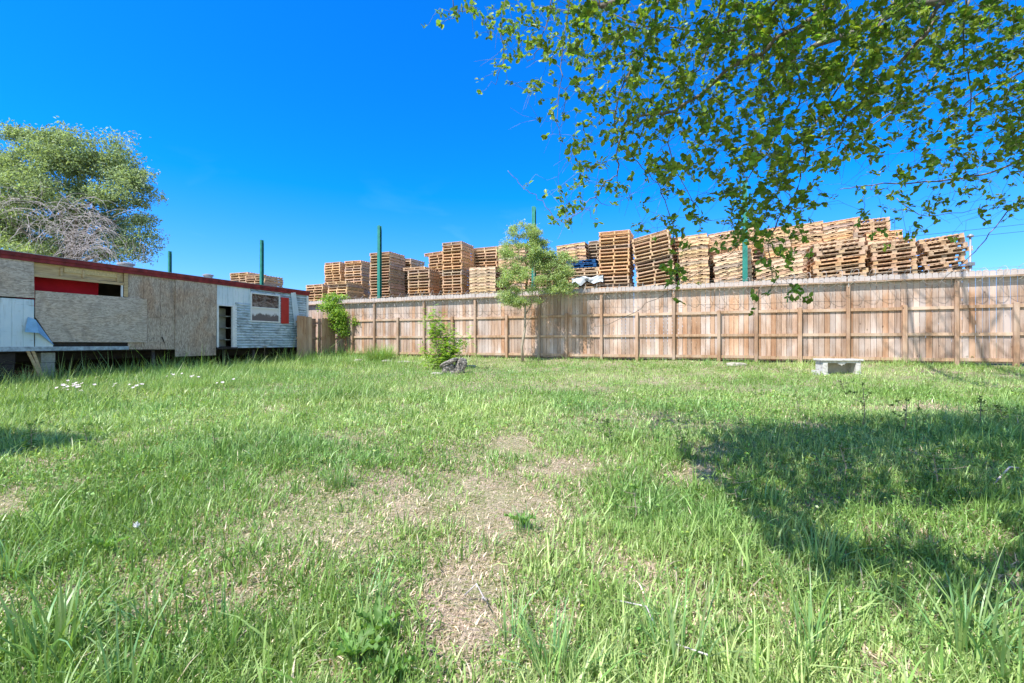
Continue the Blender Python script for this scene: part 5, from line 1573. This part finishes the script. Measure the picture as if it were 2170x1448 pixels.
def build_weeds():
    r = np.random.default_rng(33)
    # toothed basal-rosette weeds
    def rosette(g, n, ln, seed, label, up=.5):
        rr_ = np.random.default_rng(seed); root = empty('broadleaf_weed', g); tag(root, label, 'weed', 'broad-leaved weeds')
        for k in range(n):
            a = 2 * np.pi * k / n + rr_.normal() * .25; d = np.array([math.cos(a), math.sin(a), 0]); s = np.array([-d[1], d[0], 0])
            L0 = ln * rr_.uniform(.7, 1.15); V = []; m = 12; ang = up + rr_.uniform(.1, .6); p = g + np.array([0, 0, .01]); tw_ = rr_.normal() * .3
            for i in range(m + 1):
                t = i / m; wv = L0 * .26 * math.sin(math.pi * min(1, .08 + t * .92)) ** .8 * (1.0 if i % 2 else .58) * (0.15 if i == 0 else 1)
                rip = .012 * math.sin(i * 1.9 + k)
                sd = unit(s + np.array([0, 0, tw_ * t]))
                V += [p - sd * wv / 2 + np.array([0, 0, .012 + rip]), p, p + sd * wv / 2 + np.array([0, 0, .012 - rip])]
                p = p + (d * math.cos(ang) + np.array([0, 0, math.sin(ang)])) * L0 / m; ang -= 1.25 / m
            Fq = []
            for i in range(m):
                Fq += [(3 * i, 3 * i + 1, 3 * i + 4, 3 * i + 3), (3 * i + 1, 3 * i + 2, 3 * i + 5, 3 * i + 4)]
            c = np.array([.17, .32, .085]) * rr_.uniform(.8, 1.3)
            mesh_obj('leaf', V, Fq, M['leaf'], root, np.tile(c, (len(V), 1)), smooth=True)
    rosette(GP(745, 1410), 11, .15, 1, 'large toothed broad-leaved weed at the bottom, left of the bare patch', .9)
    rosette(GP(835, 1435), 8, .12, 2, 'smaller toothed weed just right of the large one at the bottom', .6)
    rosette(GP(1108, 1120), 9, .13, 3, 'low toothed weed in the middle of the bare patch', .7)
    rosette(GP(225, 1175), 7, .12, 4, 'broad-leaved weed under the seeding dandelion on the left', .8)
    rosette(GP(1560, 1360), 8, .12, 5, 'low broad-leaved weed at the bottom right below the shadow', .5)
    rosette(GP(800, 1350), 7, .14, 6, 'broad-leaved weed above the two bottom ones', .9)
    # tall stemmed weeds
    def stalk(g, h, seed, label, dark=False, nl=14, fl=False):
        rr_ = np.random.default_rng(seed); root = empty('stalky_weed', g); tag(root, label, 'weed', 'tall stemmed weeds')
        tb = MB(); pos = []; dr = []; nm = []; L_ = []
        lean = np.array([rr_.normal() * .08, rr_.normal() * .05, 1.0])
        main = [g + lean * h * t + np.array([.02 * math.sin(t * 5), 0, 0]) for t in (0, .3, .6, 1)]
        tb.tube(main, [.006, .005, .004, .0025], 5)
        tips = [main[-1]]
        for k in range(5):
            t = rr_.uniform(.35, .9); b0 = g + lean * h * t; e = b0 + np.array([rr_.normal() * .09, rr_.normal() * .06, h * rr_.uniform(.12, .25)])
            tb.tube([b0, (b0 + e) / 2 + [0, 0, -.01], e], [.0022, .0018, .0012], 4); tips.append(e)
        for k in range(nl):
            t = rr_.uniform(.05, 1); p = g + lean * h * t
            a = rr_.uniform(0, 6.28); pos.append(p); dr.append(np.array([math.cos(a), math.sin(a), rr_.uniform(-.2, .6)])); nm.append(np.array([0, 0, 1.])); L_.append(rr_.uniform(.04, .09) * (1.2 - .5 * t))
        for e in tips:
            for k in range(12):
                d = unit(rr_.normal(size=3) + np.array([0, 0, .6])); pos.append(e); dr.append(d); nm.append(unit(rr_.normal(size=3))); L_.append(.032)
        tb.build('stem', M['tan_bark'] if not dark else M['bark'], root)
        L_ = np.array(L_); c = leafcol(len(L_), rr_, (.07, .12, .045) if dark else (.12, .25, .06), .3, .3)
        V, Fs, CL = leaf_arrays(np.array(pos), np.array(dr), np.array(nm), L_, L_ * .28, c, 'rhomb')
        mesh_obj('leaves', V, Fs, M['leaf'], root, CL)
    for i, (px, py, h, dk, nl, lab) in enumerate((
        (1828, 905, .50, True, 16, 'tallest dark stalky weed at the upper edge of the tree shadow'),
        (1912, 920, .36, True, 10, 'dark stalky weed right of the tallest, at the shadow edge'),
        (2070, 915, .34, True, 8, 'thin dark umbrella-topped weed near the right edge'),
        (1690, 878, .26, False, 18, 'leafy green weed standing alone left of the dark stalky ones'),
        (1600, 850, .20, False, 16, 'small leafy weed in the sunny lawn above the shadow'),
        (1270, 930, .20, True, 8, 'thin weed in the mid lawn left of the shadow'),
        (1440, 960, .30, False, 40, 'bushy leafy weed at the left tip of the tree shadow'),
        (1290, 945, .22, False, 30, 'leafy weed left of the bushy one at the shadow tip'),
        (2120, 905, .24, False, 50, 'bushy green weed at the right edge above the shadow'),
        (2060, 775, .25, False, 60, 'green weed clump at the fence foot near the right edge'),
        (1140, 770, .16, False, 40, 'low weed at the fence foot right of the slender tree'),
        (1790, 1010, .26, False, 26, 'leafy weed inside the tree shadow, left one'),
        (1980, 1040, .28, False, 26, 'leafy weed inside the tree shadow, right one'),
        (1555, 1085, .24, False, 24, 'leafy weed on the left border of the shadow below the bare spot'),
        (60, 960, .30, False, 70, 'leafy weed patch in the small shadow at the left edge'),
        (180, 950, .26, False, 50, 'leafy weed right of the one in the small left shadow'),
        (450, 960, .22, False, 22, 'lone leafy weed in the sunny grass on the left'),
        (1785, 830, .18, True, 10, 'small dry weed below the white bench'),
        (1340, 1110, .24, False, 6, 'thin upright weed right of the bare patch'))):
        stalk(GP(px, py), h, 200 + i, lab, dk, nl)
    # queen-anne's-lace like flower by the trailer
    g = GP(561, 775); root = empty('white_umbel', g); tag(root, 'tall stem with a flat white flower head in front of the trailer end', 'flower')
    top = P(561, 733, g[1]); tb = MB(); tb.tube([g, top + [0, 0, -.08]], [.006, .004], 5)
    wm = mat_plain('white petals', (.82, .80, .82), .6, 0, .05, 20)
    fb = MB()
    for k in range(26):
        a = k * 2.4; q = top + np.array([math.cos(a), math.sin(a) * .8, 0]) * .016 * math.sqrt(k) * 1.5 + [0, 0, .01]
        tb.tube([top + [0, 0, -.08], q], .0018, 3); fb.cbox(q, .022, .022, .010)
    tb.build('stem', M['tan_bark'], root); fb.build('flower_head', wm, root)
    # seeding dandelion
    g = GP(330, 1190); root = empty('dandelion', g); tag(root, 'single dandelion gone to white seed on a thin stem on the left', 'dandelion')
    top = P(289, 1112, g[1] - .05); MB().tube([g, (g + top) / 2 + [.02, 0, .01], top], .0016, 5).build('stem', M['tan_bark'], root)
    fb = MB()
    for k in range(60):
        d = unit(r.normal(size=3)); fb.tube([top, top + d * .017], [.0006, .0009], 3)
    fb.build('seed_head', wm, root)
    # white wildflowers in the tall grass
    pet = mat_leaf('pale petals', (1, 1, 1), .3)
    def flower(loc, data=None):
        root = empty('wildflower', loc)
        if data is None:
            V = []; Fs = []; 
            for k in range(5):
                a = k * 2 * math.pi / 5; d = np.array([math.cos(a), math.sin(a), .35]); s = np.array([-math.sin(a), math.cos(a), 0]); b = len(V)
                V += [np.zeros(3), d * .018 + s * .012, d * .030 + s * .008, d * .030 - s * .008, d * .018 - s * .012]; Fs.append((b, b + 1, b + 2, b + 3, b + 4))
            V = [v * .85 + np.array([0, -.01, .18]) for v in V]
            h = mesh_obj('petals', V, Fs, pet, root, np.tile([.74, .64, .70], (len(V), 1)), world=False)
            h.rotation_euler = (R(28), 0, 0)
            sm = MB().tube([(0, 0, -.02), (0, 0, .1), (0, -.085, .155)], .0022, 4).build('stem', M['tan_bark'], root, world=False)
            return root, (h.data, sm.data)
        h = bpy.data.objects.new('petals', data[0]); C.objects.link(h); h.parent = root; h.rotation_euler = (R(28), 0, 0)
        sm = bpy.data.objects.new('stem', data[1]); C.objects.link(sm); sm.parent = root
        return root, data
    data = None
    clusters = [(158, 826, 30, 11, 24, 'white wildflower in the dense patch before the leaning boards', 'densest white flower patch'),
                (245, 822, 10, 4, 2, 'pale wildflower in the small group right of the dense patch', 'small white flower group'),
                (297, 824, 12, 8, 6, 'white wildflower in the second patch, below the plywood panels', 'second white flower patch'),
                (368, 795, 16, 6, 3, 'white wildflower close to the trailer under the hanging plywood', 'flowers under the hanging plywood'),
                (410, 800, 18, 10, 4, 'white wildflower in the scattered group in front of the trailer door', 'flowers before the trailer door'),
                (460, 818, 22, 10, 3, 'white wildflower in the loose group below and right of the door', 'flowers below and right of the door'),
                (505, 805, 8, 6, 1, 'white wildflower farthest right in the tall grass', 'flowers farthest right')]
    for cx, cy, sx, sy, n, lab, grp in clusters:
        for k in range(n):
            g = GP(cx + r.normal() * sx * .6, cy + 12 + r.normal() * sy * .5)
            o, data = flower(g, data); tag(o, lab, 'flower', grp); o.rotation_euler = (0, 0, r.uniform(-.9, .9)); s = r.uniform(.85, 1.3); o.scale = (s, s, s)
    # fallen stalks
    tn = M['twig']
    for (pts, rad, lab) in (([(1302, 1285), (1370, 1330), (1400, 1370), (1500, 1440)], .0035, 'long pale dry stalk lying in the grass at the bottom right of centre'),
                            ([(2105, 1035), (2140, 1015), (2158, 1000)], .006, 'short yellowish broken stalk in the shadow near the right edge'),
                            ([(985, 1275), (1010, 1278), (1030, 1290), (1022, 1310)], .004, 'short curled dry twig on the bare patch')):
        q = [GP(*p) + np.array([0, 0, .03 + (.06 if k % 2 else 0)]) for k, p in enumerate(pts)]
        tag(MB().tube(q, rad, 5).build('dry_stalk', tn, smooth=True), lab, 'stalk', 'dry stalks on the ground')
build_weeds()

# ------------------------------------------------------------------ far cables and a pipe at the right end of the pile
def build_far():
    cm = mat_plain('black cable', (.03, .03, .035), .6, 0, .1, 5, bump_s=0)
    for i, (y1, y2, lab) in enumerate(((512, 473, 'uppermost thin power cable against the sky at the right'), (522, 492, 'middle thin power cable against the sky at the right'), (560, 556, 'lowest thin power cable just above the fence at the right'))):
        a = P(1560, y1 + 40, 46); b_ = P(2700, y2 - 60 if i < 2 else y2, 40)
        a = P(1500, y1 + 30, 46)
        q = [a * (1 - t) + b_ * t + np.array([0, 0, -1.0 * t * (1 - t)]) for t in np.linspace(0, 1, 24)]
        tag(MB().tube(q, .018, 4).build('power_cable', cm), lab, 'cable', 'power cables beyond the fence')
    pm = mat_plain('pale galvanised pipe', (.30, .31, .33), .5, .4, .15, 8)
    p, s = FS(2056, .9); z0 = float(ground(*p)); zt = CZ + (724 - 503) * p[1] / 964
    root = empty('vent_pipe', (p[0], p[1], z0)); tag(root, 'thin upright pipe with a round cap at the right end of the pallets', 'pipe')
    MB().tube([(p[0], p[1], z0), (p[0], p[1], zt)], .028, 10).build('pipe', pm, root, smooth=True)
    MB().tube([(p[0], p[1], zt), (p[0], p[1], zt + .04), (p[0], p[1], zt + .09)], [.07, .085, .03], 12).build('cap', pm, root, smooth=True)
    zc = CZ + (724 - 560) * p[1] / 964
    MB().cbox((p[0], p[1], zc), .16, .12, .10).build('clamp', pm, root)
build_far()
